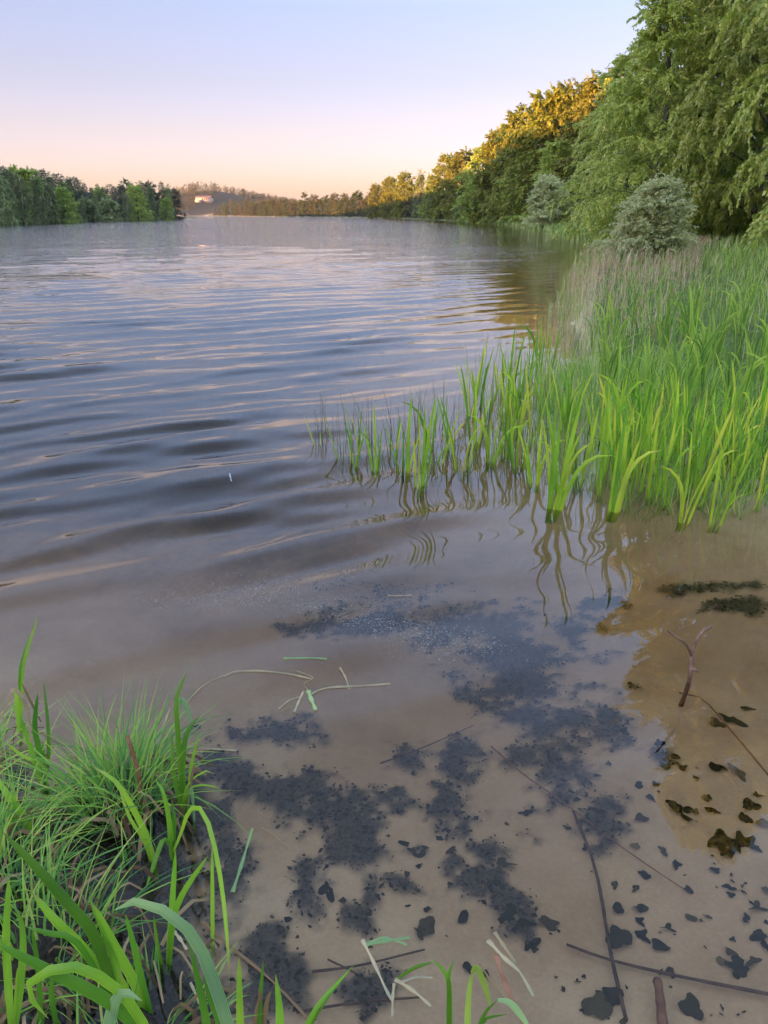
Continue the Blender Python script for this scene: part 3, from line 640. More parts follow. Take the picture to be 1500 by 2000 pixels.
# the long pale house on the far hill
HY = 900.0; hx = pxx(399, HY); hz = gh(hx, HY)-.3
hb = thing('house', 'long pale house lit by the low sun on the far hillside', 'house', (hx, HY, hz), rad(-8))
def box_geo(x0, x1, y0, y1, z0, z1):
    v = [(x, y, z) for z in (z0, z1) for y in (y0, y1) for x in (x0, x1)]
    return v, [(0, 2, 3, 1), (4, 5, 7, 6), (0, 1, 5, 4), (2, 6, 7, 3), (0, 4, 6, 2), (1, 3, 7, 5)]
A = Acc(); A.add(*box_geo(-8.5, 8.5, 0, 9, -3, 5)); A.add(*box_geo(-8.5, -2, -3, -.003, -3, 3)); link('wall', A.mesh('wall', M['wallp']), hb)
A = Acc(); A.add([(-9, -.6, 5.02), (9, -.6, 5.02), (9, 4.5, 7.2), (-9, 4.5, 7.2), (9, 9.6, 5.02), (-9, 9.6, 5.02)], [(0, 1, 2, 3), (3, 2, 4, 5), (0, 3, 5, 0), (1, 4, 2, 1)][:2]); link('roof', A.mesh('roof', M['roof']), hb)
wm = None
for z in (.3, 2.9):
    for x in (-.8, 1.6, 4, 6.4):
        if wm is None: A = Acc(); A.add(*box_geo(-.6, .6, -.05, .05, 0, 1.5)); wm = A.mesh('window', M['pane'])
        link('window', wm, hb, (x, 0, z))

# ------------------------------------------------------------------ blades in bulk
def blades(B, H, az, lean, W, nseg=4, curl=1.8):
    n = len(B); s = np.linspace(0, 1, nseg+1); H = np.broadcast_to(H, (n,)); W = np.broadcast_to(W, (n,)); lean = np.broadcast_to(lean, (n,))
    dx, dy = np.cos(az), np.sin(az)
    hor = (lean*H)[:, None]*s**curl; ver = H[:, None]*(s-.30*lean[:, None].clip(0, 2)*s**3)
    C = np.stack([B[:, :1]+dx[:, None]*hor, B[:, 1:2]+dy[:, None]*hor, B[:, 2:3]+ver], -1)
    fa = az+math.pi/2+rng.normal(size=n)*.6; wv = np.stack([np.cos(fa), np.sin(fa), 0*fa], -1)[:, None, :]*(W[:, None]*np.clip(1-s**2.2, .04, 1)*(.6+.4*np.minimum(s*4, 1)))[..., None]/2
    V = np.stack([C-wv, C+wv], 2).reshape(n, -1, 3); k = V.shape[1]
    f = np.array([(2*i, 2*i+1, 2*i+3, 2*i+2) for i in range(nseg)])
    return V.reshape(-1, 3), (f[None]+np.arange(n)[:, None, None]*k).reshape(-1, 4)
def scatter(n, x0, x1, y0, y1, cond, ypow=1.0):
    out = []
    while len(out) < n:
        m_ = n*3; y = y0+(y1-y0)*rng.random(m_)**ypow; x = x0+(x1-x0)*rng.random(m_)
        s = lake_sd(x, y); k = cond(x, y, s); out += list(zip(x[k], y[k], s[k]))
    return np.array(out[:n])
def blade_stuff(name, mat, pts, H, lean, W, label, cat, nseg=4, zmin=-.15):
    z = np.maximum(ground_h(pts[:, 0], pts[:, 1], pts[:, 2]), zmin)-.01
    V, f = blades(np.column_stack([pts[:, :2], z]), H, rng.random(len(pts))*6.28, lean, W, nseg)
    return tag(link(name, mesh_np(name, V, f, mat)), label, cat, kind='stuff')
U = lambda a, b, n: rng.uniform(a, b, n)
infr = lambda x, y: (x/y < .60)
n = 9000; pts = scatter(n, 1.5, 26, 6.4, 42, lambda x, y, s: (s > -.5) & (s < 9+.2*y) & infr(x, y) & (fbm(x*.9, y*.9, 2) > .36), 1.7)
blade_stuff('marsh_grass', M['marsh'], pts, U(.2, .5, n), U(.05, .5, n), .004+.0006*pts[:, 1], 'fine grey green sedge and grass filling the marsh behind the iris bed', 'marsh grass', 3)
n = 6500; pts = scatter(n, .7, 3.6, 4.2, 8.6, lambda x, y, s: (s > -1.0) & (s < 1.3) & (x/y > .20) & infr(x, y))
blade_stuff('grass', M['sedge'], pts, U(.12, .42, n), U(.1, .7, n), .005, 'fine bright grass between the iris fans at the right water edge', 'grass', 4)
n = 9000; pts = scatter(n, 3, 40, 25, 150, lambda x, y, s: (s > -.5) & (s < 10) & infr(x, y), 1.2)
blade_stuff('meadow_grass', M['marsh'], pts, U(.3, .75, n), U(.1, .6, n), .03+.001*pts[:, 1], 'grassy strip of the bank between the water and the beeches', 'grass', 3)
# dry reeds with feathery pinkish heads
A = Acc()
n = 1300; pts = scatter(n, 1.8, 18, 8.5, 40, lambda x, y, s: (s > -.35) & (s < .8+.10*y) & infr(x, y), .8)
z = np.maximum(ground_h(pts[:, 0], pts[:, 1], pts[:, 2]), -.15); Hh = U(.26, .56, n); az = rng.random(n)*6.28
B_ = np.column_stack([pts[:, :2], z]); A.add(*blades(B_, Hh, az, U(.02, .22, n), .006+.0006*pts[:, 1], 3))
for i in range(n):
    if i % 5 < 3:
        tip = B_[i]+[0, 0, Hh[i]*.9]; q = tip+rng.normal(size=(9, 3))*[.018, .018, .06]
        A.add(*blades(q, U(.05, .12, 9), rng.random(9)*6.28, U(.2, .7, 9), .010+.0007*pts[i, 1], 1))
tag(link('dry_reeds', A.mesh('dry_reeds', M['reed'])), 'thin dry pinkish brown reeds with feathery heads along the marsh edge', 'reeds', kind='stuff')

# ------------------------------------------------------------------ iris plants
def iris_leaf(seed, w, lean, droop, mat):
    r = np.random.default_rng(seed); s = np.linspace(0, 1, 9)
    C = np.stack([lean*s**1.7+droop*s**4*.8, .03*np.sin(s*4+r.uniform(0, 6))*s, s-droop*.9*s**4], 1)
    V, f = ribbon_geo(C, leaf_width(9, w), face=(.25, -1, 0), fold=.16, twist=r.uniform(-.7, .7)); return mesh_np('leaf', V, f, mat, True, blade_attrs(9))
IL = [iris_leaf(i, .022+.005*(i % 3), .04+.05*(i % 4), 0.0 if i % 5 else .25, M['iris']) for i in range(10)]
LL = [iris_leaf(40+i, .022+.005*(i % 3), .04+.055*(i % 4), (.0, .04, .25)[i % 3], M['lush']) for i in range(10)]
def iris(x, y, h, nl, lib, label, group, z=None, name='iris_plant', spread=1.0):
    z = max(gh(x, y), -.25) if z is None else z
    o = thing(name, label, 'plant', (x, y, z-.01), random.uniform(-.7, .7)+(math.pi if random.random() < .5 else 0), group)
    hh = h-min(z, 0)
    for i in range(nl):
        l = link('leaf', random.choice(lib), o); k = (i-(nl-1)/2)
        s = hh*random.uniform(.6, 1.05)*(1-.05*abs(k)); l.scale = (s, s*.9+.12, s)
        l.location = (k*.010, random.uniform(-.012, .012), 0)
        l.rotation_euler = (random.uniform(-.10, .10), (k*.032*spread+random.uniform(-.06, .06)), random.uniform(-.6, .6)+(math.pi if k < 0 else 0))
    return o
LWtr = ('fan of fresh yellow green iris leaves standing in the open water of the bed tip', 'fan of slim iris leaves standing in the water in the middle of the bed', 'fan of bright iris leaves in the shallow water at the right front of the bed')
def scatter_px(poly, n, mind):
    poly = np.array(poly, float); out = []; tries = 0
    while len(out) < n and tries < 60000:
        tries += 1; q = poly.min(0)+(poly.max(0)-poly.min(0))*rng.random(2); ins = False; j = len(poly)-1
        for i in range(len(poly)):
            if (poly[i, 1] > q[1]) != (poly[j, 1] > q[1]) and q[0] < (poly[j, 0]-poly[i, 0])*(q[1]-poly[i, 1])/(poly[j, 1]-poly[i, 1])+poly[i, 0]: ins = not ins
            j = i
        if not ins: continue
        w_ = at(*q)
        if all((w_[0]-a[0])**2+(w_[1]-a[1])**2 > mind*mind for a in out): out.append(w_)
    return out
ORD = ['first', 'second', 'third', 'fourth', 'fifth', 'sixth', 'seventh', 'eighth', 'ninth', 'tenth', 'eleventh', 'twelfth', 'thirteenth', 'fourteenth', 'fifteenth', 'sixteenth', 'seventeenth']
NUMW = {2: 'two', 3: 'three', 4: 'four', 5: 'five', 6: 'six', 7: 'seven'}
for k, (px, py, h, nl) in enumerate(sorted([(622, 868, .32, 2), (690, 905, .50, 4), (735, 915, .55, 4), (818, 955, .78, 6), (790, 925, .62, 4), (852, 905, .52, 4), (900, 920, .60, 5), (955, 905, .62, 6), (985, 890, .55, 5), (880, 880, .50, 4), (930, 865, .60, 5), (1010, 915, .55, 4), (770, 890, .5, 3), (700, 880, .48, 3), (840, 870, .5, 4), (665, 900, .42, 2)])):
    w_ = at(px, py); iris(w_[0], w_[1], h, nl, IL, 'iris of %s leaves in open water, %s from the left at the bed tip' % (NUMW[nl], ORD[k]), 'irises at the tip of the bed', -.2)
for w_ in scatter_px([(900, 800), (1010, 740), (1100, 700), (1150, 860), (1040, 890), (920, 870)], 26, .14):
    iris(w_[0], w_[1], random.uniform(.5, .75), random.randint(4, 6), IL, LWtr[1], 'irises in the middle of the bed', -.2)
for k, (px, py, h, nl) in enumerate(sorted([(1075, 995, .80, 6), (1095, 960, .72, 6), (1045, 945, .62, 5), (1130, 950, .70, 6), (1195, 1000, .72, 6), (1170, 965, .62, 5), (1225, 965, .70, 6), (1330, 1020, .62, 6), (1395, 1025, .55, 7), (1300, 985, .62, 5), (1270, 975, .66, 6), (1365, 985, .6, 5), (1430, 985, .66, 6), (1480, 995, .55, 5), (1240, 935, .75, 6), (1420, 960, .6, 5)])):
    w_ = at(px, py); iris(w_[0], w_[1], h, nl, IL, 'bright iris of %s leaves, %s from the left along the front edge of the bed' % (NUMW[nl], ORD[k]), 'irises along the front edge of the bed', None)
for w_ in scatter_px([(1150, 860), (1500, 860), (1560, 980), (1180, 960)], 62, .09):
    iris(w_[0], w_[1], random.uniform(.45, .78), random.randint(4, 6), IL, 'fan of green iris leaves crowded in the front rank of the right bed', 'irises crowded in the front rank', None)
for w_ in scatter_px([(1120, 700), (1500, 640), (1620, 700), (1620, 860), (1190, 850)], 74, .16):
    iris(w_[0], w_[1], random.uniform(.66, 1.02), random.randint(6, 9), LL, 'tall lush flag plant with broad arching leaves in the thick of the right bed', 'tall flag plants in the thick of the bed', None, 'flag_plant', 1.2)
for w_ in scatter_px([(1180, 610), (1330, 560), (1600, 545), (1600, 640), (1180, 690)], 40, .4):
    iris(w_[0], w_[1], random.uniform(.55, .8), 6, LL, 'tall flag plant at the back of the right bed before the grey sedge', 'flag plants at the back of the bed', None, 'flag_plant', 1.2)
for px, py in [(1420, 520), (1450, 515), (1475, 520), (1495, 512), (1350, 470), (1362, 468), (1440, 525), (1510, 520)]:
    w_ = at(px, py, .4); iris(w_[0], w_[1], 1.1, 7, LL, 'distant flag plant clump in front of the beeches, beyond the grey sedge', 'flag plants before the beeches', None, 'flag_plant', 1.6)

# thin dark rushes and old stalks between the fans: nobody could count them
def px_pts(poly, n):
    out = np.array(scatter_px(poly, n, .004))[:, :2]; return np.column_stack([out, lake_sd(out[:, 0], out[:, 1])])
pts = px_pts([(590, 850), (700, 830), (900, 800), (1030, 760), (1120, 860), (1040, 930), (820, 945), (650, 905)], 330)
blade_stuff('rushes', M['rush'], pts, U(.30, .72, 330), U(.0, .28, 330), .0055, 'thin dark rush stems rising from the water between the iris fans', 'rushes', 4, -.2)
pts = px_pts([(900, 760), (1060, 640), (1120, 600), (1180, 720), (1020, 830)], 220)
blade_stuff('rushes', M['marsh'], pts, U(.35, .8, 220), U(.05, .3, 220), .006, 'loose thin rushes along the open water side of the bed', 'rushes', 4, -.2)
pts = px_pts([(1080, 860), (1500, 780), (1560, 980), (1190, 960), (1050, 930)], 230)
blade_stuff('dead_stalks', M['dead'], pts, U(.15, .55, 230), U(.2, 1.3, 230), .008, 'old brown stalks and fallen blades at the foot of the iris bed', 'dead stalks', 4, -.05)

# ------------------------------------------------------------------ foreground plants on the left and bottom
ZW = lambda p, z: np.array([p[0], p[1], z])
def blade_obj(pl, Y0, wpx, parent, mat, dy=0.0, root=True, fold=.16, face=None, twist=0.0, name='leaf', wfn=None):
    """a blade whose centre line passes behind the given photo points in the upright plane y = Y0 (leaning by dy towards its tip)"""
    n = len(pl); P = [atY(px, py, Y0+dy*(i/(n-1))**1.5) for i, (px, py) in enumerate(pl)]
    if root and P[0][2] > .03:
        d = P[0]-P[1]; d /= np.linalg.norm(d); k = P[0][2]/max(-d[2], .45); g = P[0]+d*k; g[2] = min(gh(g[0], g[1]), 0)-.02; P = [g]+P
    C = resample(P, 13); dist = .72*np.linalg.norm(C-[0, 0, CAM_H], axis=1).mean()
    W = leaf_width(13, wpx/F*dist) if wfn is None else wfn(13, wpx/F*dist)
    V, f = ribbon_geo(C-np.array(parent.location), W, face=(-.1, -1, .7) if face is None else face, fold=fold, twist=twist)
    return link(name, mesh_np(name, V, f, mat, True, blade_attrs(13)), parent)
def fplant(label, base, blds, group='sweet flag plants on the near bank', mat='fore', cat='plant', name='sweet_flag'):
    px, py, Y0 = base; b = atY(px, py, Y0); z = min(gh(b[0], b[1]), 0); o = thing(name, label, cat, (b[0], b[1], max(z, -.1)), 0, group)
    for bl in blds:
        kw = dict(bl[3]) if len(bl) > 3 else {}; mm = kw.pop('mat', mat); Y = kw.pop('Y', Y0)
        blade_obj(bl[0], Y, bl[1], o, M[mm], bl[2], **kw)
    return o
fplant('plant with the broad pale leaf arching over the water at the bottom left', (455, 2060, .98), [
    ([(452, 2030), (425, 1940), (390, 1850), (357, 1806), (317, 1777), (282, 1763), (252, 1762), (222, 1778)], 30, .05, dict(mat='pale')),
    ([(470, 2030), (468, 1950), (467, 1868)], 17, .0), ([(408, 2020), (390, 1930), (370, 1840)], 18, .03),
    ([(440, 2030), (405, 1930), (400, 1860)], 16, .02)])
fplant('plant whose leaf folds over with a yellowed bend at the bottom left', (235, 2040, 1.05), [
    ([(300, 2040), (262, 1972), (220, 1925), (170, 1895), (131, 1888), (84, 1901), (47, 1932), (55, 1950), (75, 1962), (95, 1990)], 24, -.03),
    ([(290, 2030), (224, 1965), (177, 1936), (93, 1894), (-15, 1838)], 30, .0),
    ([(205, 2040), (224, 1958), (243, 1938), (278, 1955)], 30, -.02, dict(mat='pale')),
    ([(300, 2030), (272, 1990), (255, 1950), (232, 1895)], 18, .02)])
fplant('plant with two long broad leaves leaning up to the left over the sedge', (235, 1960, 1.18), [
    ([(228, 1960), (205, 1885), (180, 1820), (130, 1762), (75, 1698), (5, 1625)], 27, .06),
    ([(235, 1970), (200, 1905), (160, 1850), (110, 1800), (60, 1740)], 24, .06),
    ([(290, 2000), (265, 1925), (225, 1850), (182, 1765)], 24, .04),
    ([(305, 2030), (280, 1930), (262, 1850), (245, 1785)], 17, .04),
    ([(215, 1950), (150, 1840), (90, 1822), (50, 1810)], 16, .02), ([(245, 1960), (215, 1850), (175, 1755)], 18, .06)])
fplant('plant of upright yellow green leaves at the very left of the bottom edge', (22, 2030, 1.12), [
    ([(22, 2030), (16, 1920), (12, 1830), (18, 1710)], 20, .02), ([(30, 2020), (42, 1900), (45, 1830), (38, 1788), (22, 1779)], 18, -.02),
    ([(28, 2000), (33, 1930), (34, 1890)], 10, .0), ([(80, 2010), (75, 1900), (62, 1810)], 14, .03), ([(-8, 2010), (-12, 1900), (3, 1830)], 20, .0), ([(110, 2000), (100, 1930), (118, 1875)], 13, .0)])
fplant('slender plant with one leaf bending right, standing in the dark water', (329, 1915, 1.3), [
    ([(327, 1925), (332, 1840), (338, 1740), (343, 1660)], 15, .04), ([(329, 1920), (336, 1810), (355, 1749), (406, 1672)], 15, .02),
    ([(326, 1920), (310, 1860), (300, 1790)], 9, .02)])
fplant('plant with a thin leaf that hooks over and droops long to the right', (336, 1668, 1.62), [
    ([(336, 1668), (352, 1632), (366, 1590), (381, 1576), (398, 1588), (414, 1632), (428, 1700), (437, 1763), (445, 1850), (448, 1920)], 11, -.38),
    ([(336, 1660), (330, 1600), (318, 1545), (303, 1523)], 14, .05), ([(340, 1665), (320, 1640), (300, 1690), (285, 1735)], 11, -.12), ([(338, 1660), (340, 1600), (335, 1560)], 14, .04), ([(415, 1880), (415, 1760), (414, 1650)], 9, .05, dict(Y=1.35))])
fplant('tall upright leaf cluster between the sedge tussock and the open water', (362, 1592, 1.80), [
    ([(362, 1595), (356, 1500), (366, 1430), (392, 1397)], 15, .04), ([(358, 1592), (352, 1500), (346, 1410), (345, 1362), (364, 1315)], 14, .06),
    ([(366, 1592), (372, 1510), (384, 1450), (392, 1430)], 8, .04), ([(355, 1590), (338, 1500), (336, 1430)], 11, .06), ([(364, 1590), (374, 1520), (378, 1500), (380, 1490)], 9, .0, dict(mat='dead')),
    ([(362, 1560), (380, 1535), (410, 1535), (432, 1540)], 6, .0), ([(362, 1545), (385, 1515), (405, 1505), (420, 1512)], 5, .0), ([(366, 1585), (374, 1540), (383, 1652)], 7, -.05, dict(mat='pale')),
    ([(346, 1400), (352, 1366), (366, 1385), (373, 1415)], 12, .0, dict(root=False, mat='pale', Y=1.85))])
fplant('plant of one bright leaf leaning left out of the dark gap beside the sedge', (292, 1650, 1.62), [
    ([(292, 1652), (262, 1583), (224, 1525), (180, 1497)], 15, .06), ([(285, 1650), (255, 1600), (232, 1540)], 9, .06), ([(240, 1655), (237, 1700), (243, 1660)], 6, .0)])
fplant('cluster of upright green leaves left of the sedge tussock', (93, 1560, 1.88), [
    ([(95, 1560), (80, 1480), (68, 1420), (74, 1352)], 15, .05), ([(88, 1560), (60, 1460), (38, 1400), (22, 1372)], 13, .06), ([(92, 1560), (85, 1500), (84, 1450)], 10, .05),
    ([(36, 1430), (34, 1380), (30, 1345), (26, 1350)], 13, .0, dict(root=False)), ([(90, 1555), (95, 1440), (85, 1330)], 9, .12), ([(60, 1450), (55, 1390), (28, 1345), (12, 1380), (-6, 1430)], 9, .0, dict(mat='straw', root=False)),
    ([(100, 1560), (80, 1490), (50, 1480), (10, 1450)], 9, .02)])
fplant('two dark leaves rising highest above the water at the left edge', (45, 1440, 2.15), [
    ([(80, 1410), (60, 1370), (42, 1334)], 6, .0, dict(mat='dead', root=False)), ([(42, 1345), (50, 1285), (75, 1200)], 9, .05, dict(root=True)), ([(38, 1345), (42, 1290), (58, 1240)], 7, .04)])
fplant('dark green leaves slanting in from the left edge beside the water', (48, 1600, 1.72), [
    ([(52, 1605), (20, 1560), (-20, 1500)], 18, .05), ([(40, 1610), (5, 1590), (-30, 1560)], 18, .04), ([(20, 1600), (25, 1565), (32, 1545)], 10, .0)])
for lab, base, bl in [
    ('short pointed leaf blade cut by the bottom edge, right of the left bank', (545, 2030, .98), [([(548, 2030), (545, 1960), (538, 1902)], 20, .02)]),
    ('short blunt leaf shoot by the brown dead stalks at the bottom', (510, 1960, 1.12), [([(508, 1955), (512, 1905), (514, 1876)], 10, .02), ([(500, 1990), (508, 1950), (505, 1930)], 12, 0, dict(mat='dead')), ([(515, 2000), (522, 1955), (530, 1935)], 13, 0, dict(mat='dead'))]),
    ('thin yellow tipped leaf leaning right over the shallow water', (590, 2030, 1.0), [([(588, 2030), (620, 1965), (655, 1925), (690, 1886)], 12, .06), ([(598, 2020), (640, 1950), (668, 1915)], 6, .05)])]:
    fplant(lab, base, bl)
fplant('small two leaved green sprout standing in the shallows', (876, 1960, 1.16), [([(878, 1965), (876, 1915), (862, 1890), (842, 1872)], 13, .02), ([(877, 1950), (876, 1910), (882, 1885), (888, 1874)], 11, .02), ([(842, 1880), (810, 1890), (775, 1912)], 8, .0, dict(root=False))], group='small sprouts in the shallows', name='sprout')
fplant('bent green leaves drooping at the bottom edge of the photo', (918, 2040, 1.0), [([(912, 2040), (915, 1950), (922, 1898), (930, 1892)], 14, .0, dict(mat='lush')), ([(922, 1900), (930, 1888), (945, 1920), (958, 1965)], 13, -.02, dict(mat='lush', root=False)),
    ([(930, 2020), (950, 1975), (972, 1953)], 10, .0), ([(972, 1953), (995, 1958), (1015, 1980), (1035, 2010)], 14, -.02, dict(mat='pale', root=False)), ([(930, 2010), (955, 1988), (990, 1981)], 9, -.03)], group='small sprouts in the shallows', name='sprout')

# sedge tussocks
def tussock(x, y, n, R0, L0, label, seed, w=.0046):
    r = np.random.default_rng(seed); o = thing('sedge_tussock', label, 'plant', (x, y, 0), 0, 'sedge tussocks on the near bank'); A = Acc()
    for i in range(n):
        a = r.random()*6.283; rr = R0*math.sqrt(r.random()); b = np.array([rr*math.cos(a), rr*math.sin(a), max(gh(x+rr*math.cos(a), y+rr*math.sin(a)), -.02)-.01])
        a2 = a+r.normal()*.7; L_ = L0*r.uniform(.55, 1.15); out = r.uniform(.2, .95)*(.4+rr/R0); dr = r.uniform(0, .75)*out
        s = np.linspace(0, 1, 7)[:, None]
        C = b+np.array([math.cos(a2), math.sin(a2), 0])*L_*out*s**1.5+np.array([0, 0, 1])*L_*(s*(1-.15*out)-dr*s**2.6)
        A.add(*ribbon_geo(C, w*r.uniform(.6, 1.5)*np.clip(1.05-np.linspace(0, 1, 7)**2, .05, 1), face=(r.normal(), -1, .6), fold=.1))
    bl = link('blades', A.mesh('blades', M['sedge'], True), o); bl['kind'] = 'stuff'
    A = Acc()
    for i in range(46):
        a = r.random()*6.283; rr = R0*r.uniform(.5, 1.3); b = np.array([rr*math.cos(a), rr*math.sin(a), max(gh(x+rr*math.cos(a), y+rr*math.sin(a)), 0)+.03])
        a2 = a+r.normal()*.8; L_ = r.uniform(.06, .2); s = np.linspace(0, 1, 4)[:, None]
        C = b+np.array([math.cos(a2), math.sin(a2), -.25])*L_*s+[0, 0, .05]*s*(1-s)*4
        A.add(*ribbon_geo(C, w*r.uniform(.7, 2.6), face=(0, -.5, 1), fold=.15))
    dl = link('dead_leaves', A.mesh('dead_leaves', M['dead'], True), o); dl['kind'] = 'stuff'
tussock(-.80, 1.86, 360, .13, .31, 'dense bright sedge tussock domed over the water on the left', 1)
tussock(-1.10, 1.55, 300, .22, .30, 'spreading sedge clump at the left edge below the domed tussock', 2)
tussock(-.86, 1.34, 190, .20, .27, 'ragged sedge clump with brown dead leaves at its foot, bottom left', 3)
tussock(-1.36, 1.95, 160, .15, .24, 'small sedge clump cut by the left edge beside the domed tussock', 4)
tussock(-.55, 1.12, 70, .18, .18, 'low shaded sedge and dead leaves under the arching leaf at the bottom', 5)
# brown broken stalks standing by the tussock
def stalk(label, pl, Y0, rpx, mat, name, cat, dy=0.0, group=None, z0=None):
    P = np.array([atY(px, py, Y0+dy*i/(len(pl)-1)) for i, (px, py) in enumerate(pl)]) if z0 is None else np.array([at(px, py, z0) for px, py in pl])
    C = resample(P, 8); c0 = C[0].copy(); d = np.linalg.norm(c0-[0, 0, CAM_H]); R = rpx/F*d/2*(1+.12*np.sin(np.arange(8)*2.3))*np.linspace(1, .75, 8)
    V, f = tube_geo(C-c0, R, 6); o = link(name, mesh_np(name, V, f, M[mat], True), None, c0); return tag(o, label, cat, group)
stalk('brown broken stalk standing right of the domed sedge tussock', [(280, 1580), (268, 1500), (248, 1437)], 1.80, 9, 'redstick', 'dead_stalk', 'stalk', .03)

# ------------------------------------------------------------------ straws and dead stalks floating on the lake
def floating(label, pl, wpx, mat, name='floating_straw', lift=.004, tip=0.0, cat='straw'):
    P = np.array([at(px, py, lift+tip*i/(len(pl)-1)) for i, (px, py) in enumerate(pl)]); C = resample(P, 9)
    C[:, 2] += wz(C[:, 0], C[:, 1])
    c0 = C[0].copy(); d = np.linalg.norm(c0-[0, 0, CAM_H]); W = wpx/F*d*(.75+.25*np.sin(np.arange(9)*1.7+px))*np.linspace(1, .6, 9)
    V, f = ribbon_geo(C-c0, W, face=(0, -.2, 1), fold=.22); return tag(link(name, mesh_np(name, V, f, M[mat], True), None, c0), label, cat, 'straws floating by the bank')
for lab, pl, wpx, mat in [
    ('long pale straw curving on the water above the sunken weed', [(437, 1322), (455, 1313), (500, 1311), (560, 1317), (608, 1326)], 7, 'straw'),
    ('thin grey green stem trailing left from the long pale straw', [(362, 1376), (398, 1338), (435, 1320)], 4, 'straw'),
    ('curved pale straw with a bent left end, lower right of the long one', [(606, 1355), (625, 1345), (650, 1340), (700, 1338), (762, 1336)], 7, 'straw'),
    ('short straw crossing the curved pale straw', [(664, 1304), (675, 1322), (682, 1346)], 6, 'straw'),
    ('short curved straw left of the green leaf scrap', [(545, 1384), (565, 1367), (592, 1358)], 5, 'straw'),
    ('short straight straw leaning against the green leaf scrap', [(575, 1391), (583, 1370), (592, 1350)], 7, 'straw'),
    ('thin brown straw lowest in the little floating tangle', [(548, 1390), (568, 1380), (584, 1373)], 4, 'dead'),
    ('green leaf scrap in the little floating tangle', [(602, 1348), (608, 1365), (617, 1388)], 11, 'pale'),
    ('fine crooked stem joining the two long straws', [(580, 1312), (612, 1324), (592, 1335), (606, 1350)], 3, 'straw'),
    ('pale green leaf sliver floating alone above the straws', [(554, 1287), (600, 1287), (638, 1289)], 7, 'pale'),
    ('pale straw lying right of the tall leaf cluster', [(388, 1462), (425, 1464), (462, 1467)], 6, 'straw'),
    ('bleached reed piece slanting beside the sedge tussock', [(308, 1455), (319, 1420), (332, 1383)], 9, 'straw'),
    ('blue green leaf strip floating right of the bank plants', [(454, 1742), (474, 1680), (493, 1617)], 9, 'pale'),
    ('thin brown stem hooked to the blue green leaf strip', [(498, 1622), (512, 1616), (535, 1632), (563, 1657)], 4, 'dead'),
    ('small straw floating in the middle of the lake below the pollen', [(757, 1162), (780, 1162), (805, 1161)], 6, 'straw'),
    ('tan stalk slanting in the shallows, left of the crossed straws', [(708, 1836), (732, 1885), (752, 1930), (765, 1955)], 8, 'straw'),
    ('bleached stalk sloping down right in the crossed straws', [(772, 1914), (805, 1935), (842, 1966)], 9, 'straw'),
    ('upright bleached stalk under the crossed straws', [(770, 1922), (767, 1950), (766, 1988)], 7, 'straw'),
    ('short pale straw pointing right from the crossed straws', [(785, 1920), (812, 1910), (845, 1911)], 6, 'straw'),
    ('pale green leaf floating over the tan stalk', [(716, 1845), (755, 1838), (802, 1831)], 8, 'pale'),
    ('second pale green leaf folded across the first', [(722, 1842), (745, 1832), (768, 1836), (795, 1846)], 7, 'pale'),
    ('pale stalk among the brown stalks at the bottom middle', [(966, 1822), (985, 1850), (1007, 1880)], 9, 'straw'),
    ('long tan stalk running down right at the bottom middle', [(953, 1838), (985, 1872), (1015, 1898), (1042, 1945)], 10, 'straw'),
    ('thick brown stalk below the long tan one', [(968, 1866), (985, 1915), (1005, 1960), (1028, 2005)], 12, 'redstick'),
    ('thin brown stem arching beside the bent green leaves', [(936, 1884), (960, 1918), (985, 1952)], 5, 'dead'),
    ('thin brown stalk lying from the sedge to the bottom edge', [(395, 1800), (450, 1850), (530, 1915), (615, 2005)], 7, 'dead'),
    ('pinkish straw lying under the arching leaf', [(340, 1820), (352, 1835), (365, 1856)], 8, 'straw'),
    ('pink dry stalk leaning at the bottom left', [(405, 2000), (390, 1960), (372, 1920)], 8, 'straw')]:
    floating(lab, pl, wpx, mat)
fe = floating('tiny white feather floating left of the iris tip', [(449, 930), (450, 934), (452, 939)], 4, 'feather', 'feather', .006, cat='feather')
del fe['group']
# forked twig standing in the water, with its stub below
def tubes(name, label, cat, lines, mat, k=7):
    c0 = np.array(lines[0][0][0], float); A = Acc()
    for P, R in lines:
        P = resample(P, 9); A.add(*tube_geo(P-c0, np.interp(np.linspace(0, 1, 9), np.linspace(0, 1, len(R)), R)*(1+.1*np.sin(np.arange(9)*2.1)), k))
    return tag(link(name, A.mesh(name, M[mat], True), None, c0), label, cat)
q = at(1346, 1332); Yt = q[1]; g = q.copy(); g[2] = gh(q[0], q[1])-.03; g[0] -= .02
fk = atY(1352, 1276, Yt)
tubes('forked_twig', 'forked bare twig standing up out of the shallow water', 'twig', [([g, q, atY(1350, 1300, Yt), fk], [.009, .009, .0085, .0075]), ([fk-[0, 0, .01], atY(1340, 1258, Yt-.02), atY(1322, 1245, Yt-.03), atY(1305, 1232, Yt-.05)], [.006, .005, .0045, .004]),
    ([fk-[0, 0, .01], atY(1360, 1252, Yt+.01), atY(1372, 1234, Yt+.02), atY(1390, 1223, Yt+.03)], [.007, .006, .006, .007]), ([atY(1350, 1306, Yt), atY(1358, 1308, Yt-.01), atY(1362, 1312, Yt-.02)], [.006, .006, .005])], 'twig')
def sunk(label, pl, r0, r1, mat='stick', up=.012, name='sunken_stick', tipup=0.0):
    P = [bed_at(px, py) for px, py in pl]; P = [p+np.array([0, 0, up+r0+tipup*i/(len(P)-1)]) for i, p in enumerate(P)]
    o = tubes(name, label, 'stick', [(P, [r0*.7, r1*.7])], mat, 6); o['group'] = 'sunken sticks'; return o
sunk('reddish stick slanting up to the surface below the forked twig', [(1325, 1360), (1372, 1378), (1425, 1445), (1510, 1555)], .006, .006, 'redstick', .03, tipup=.05)
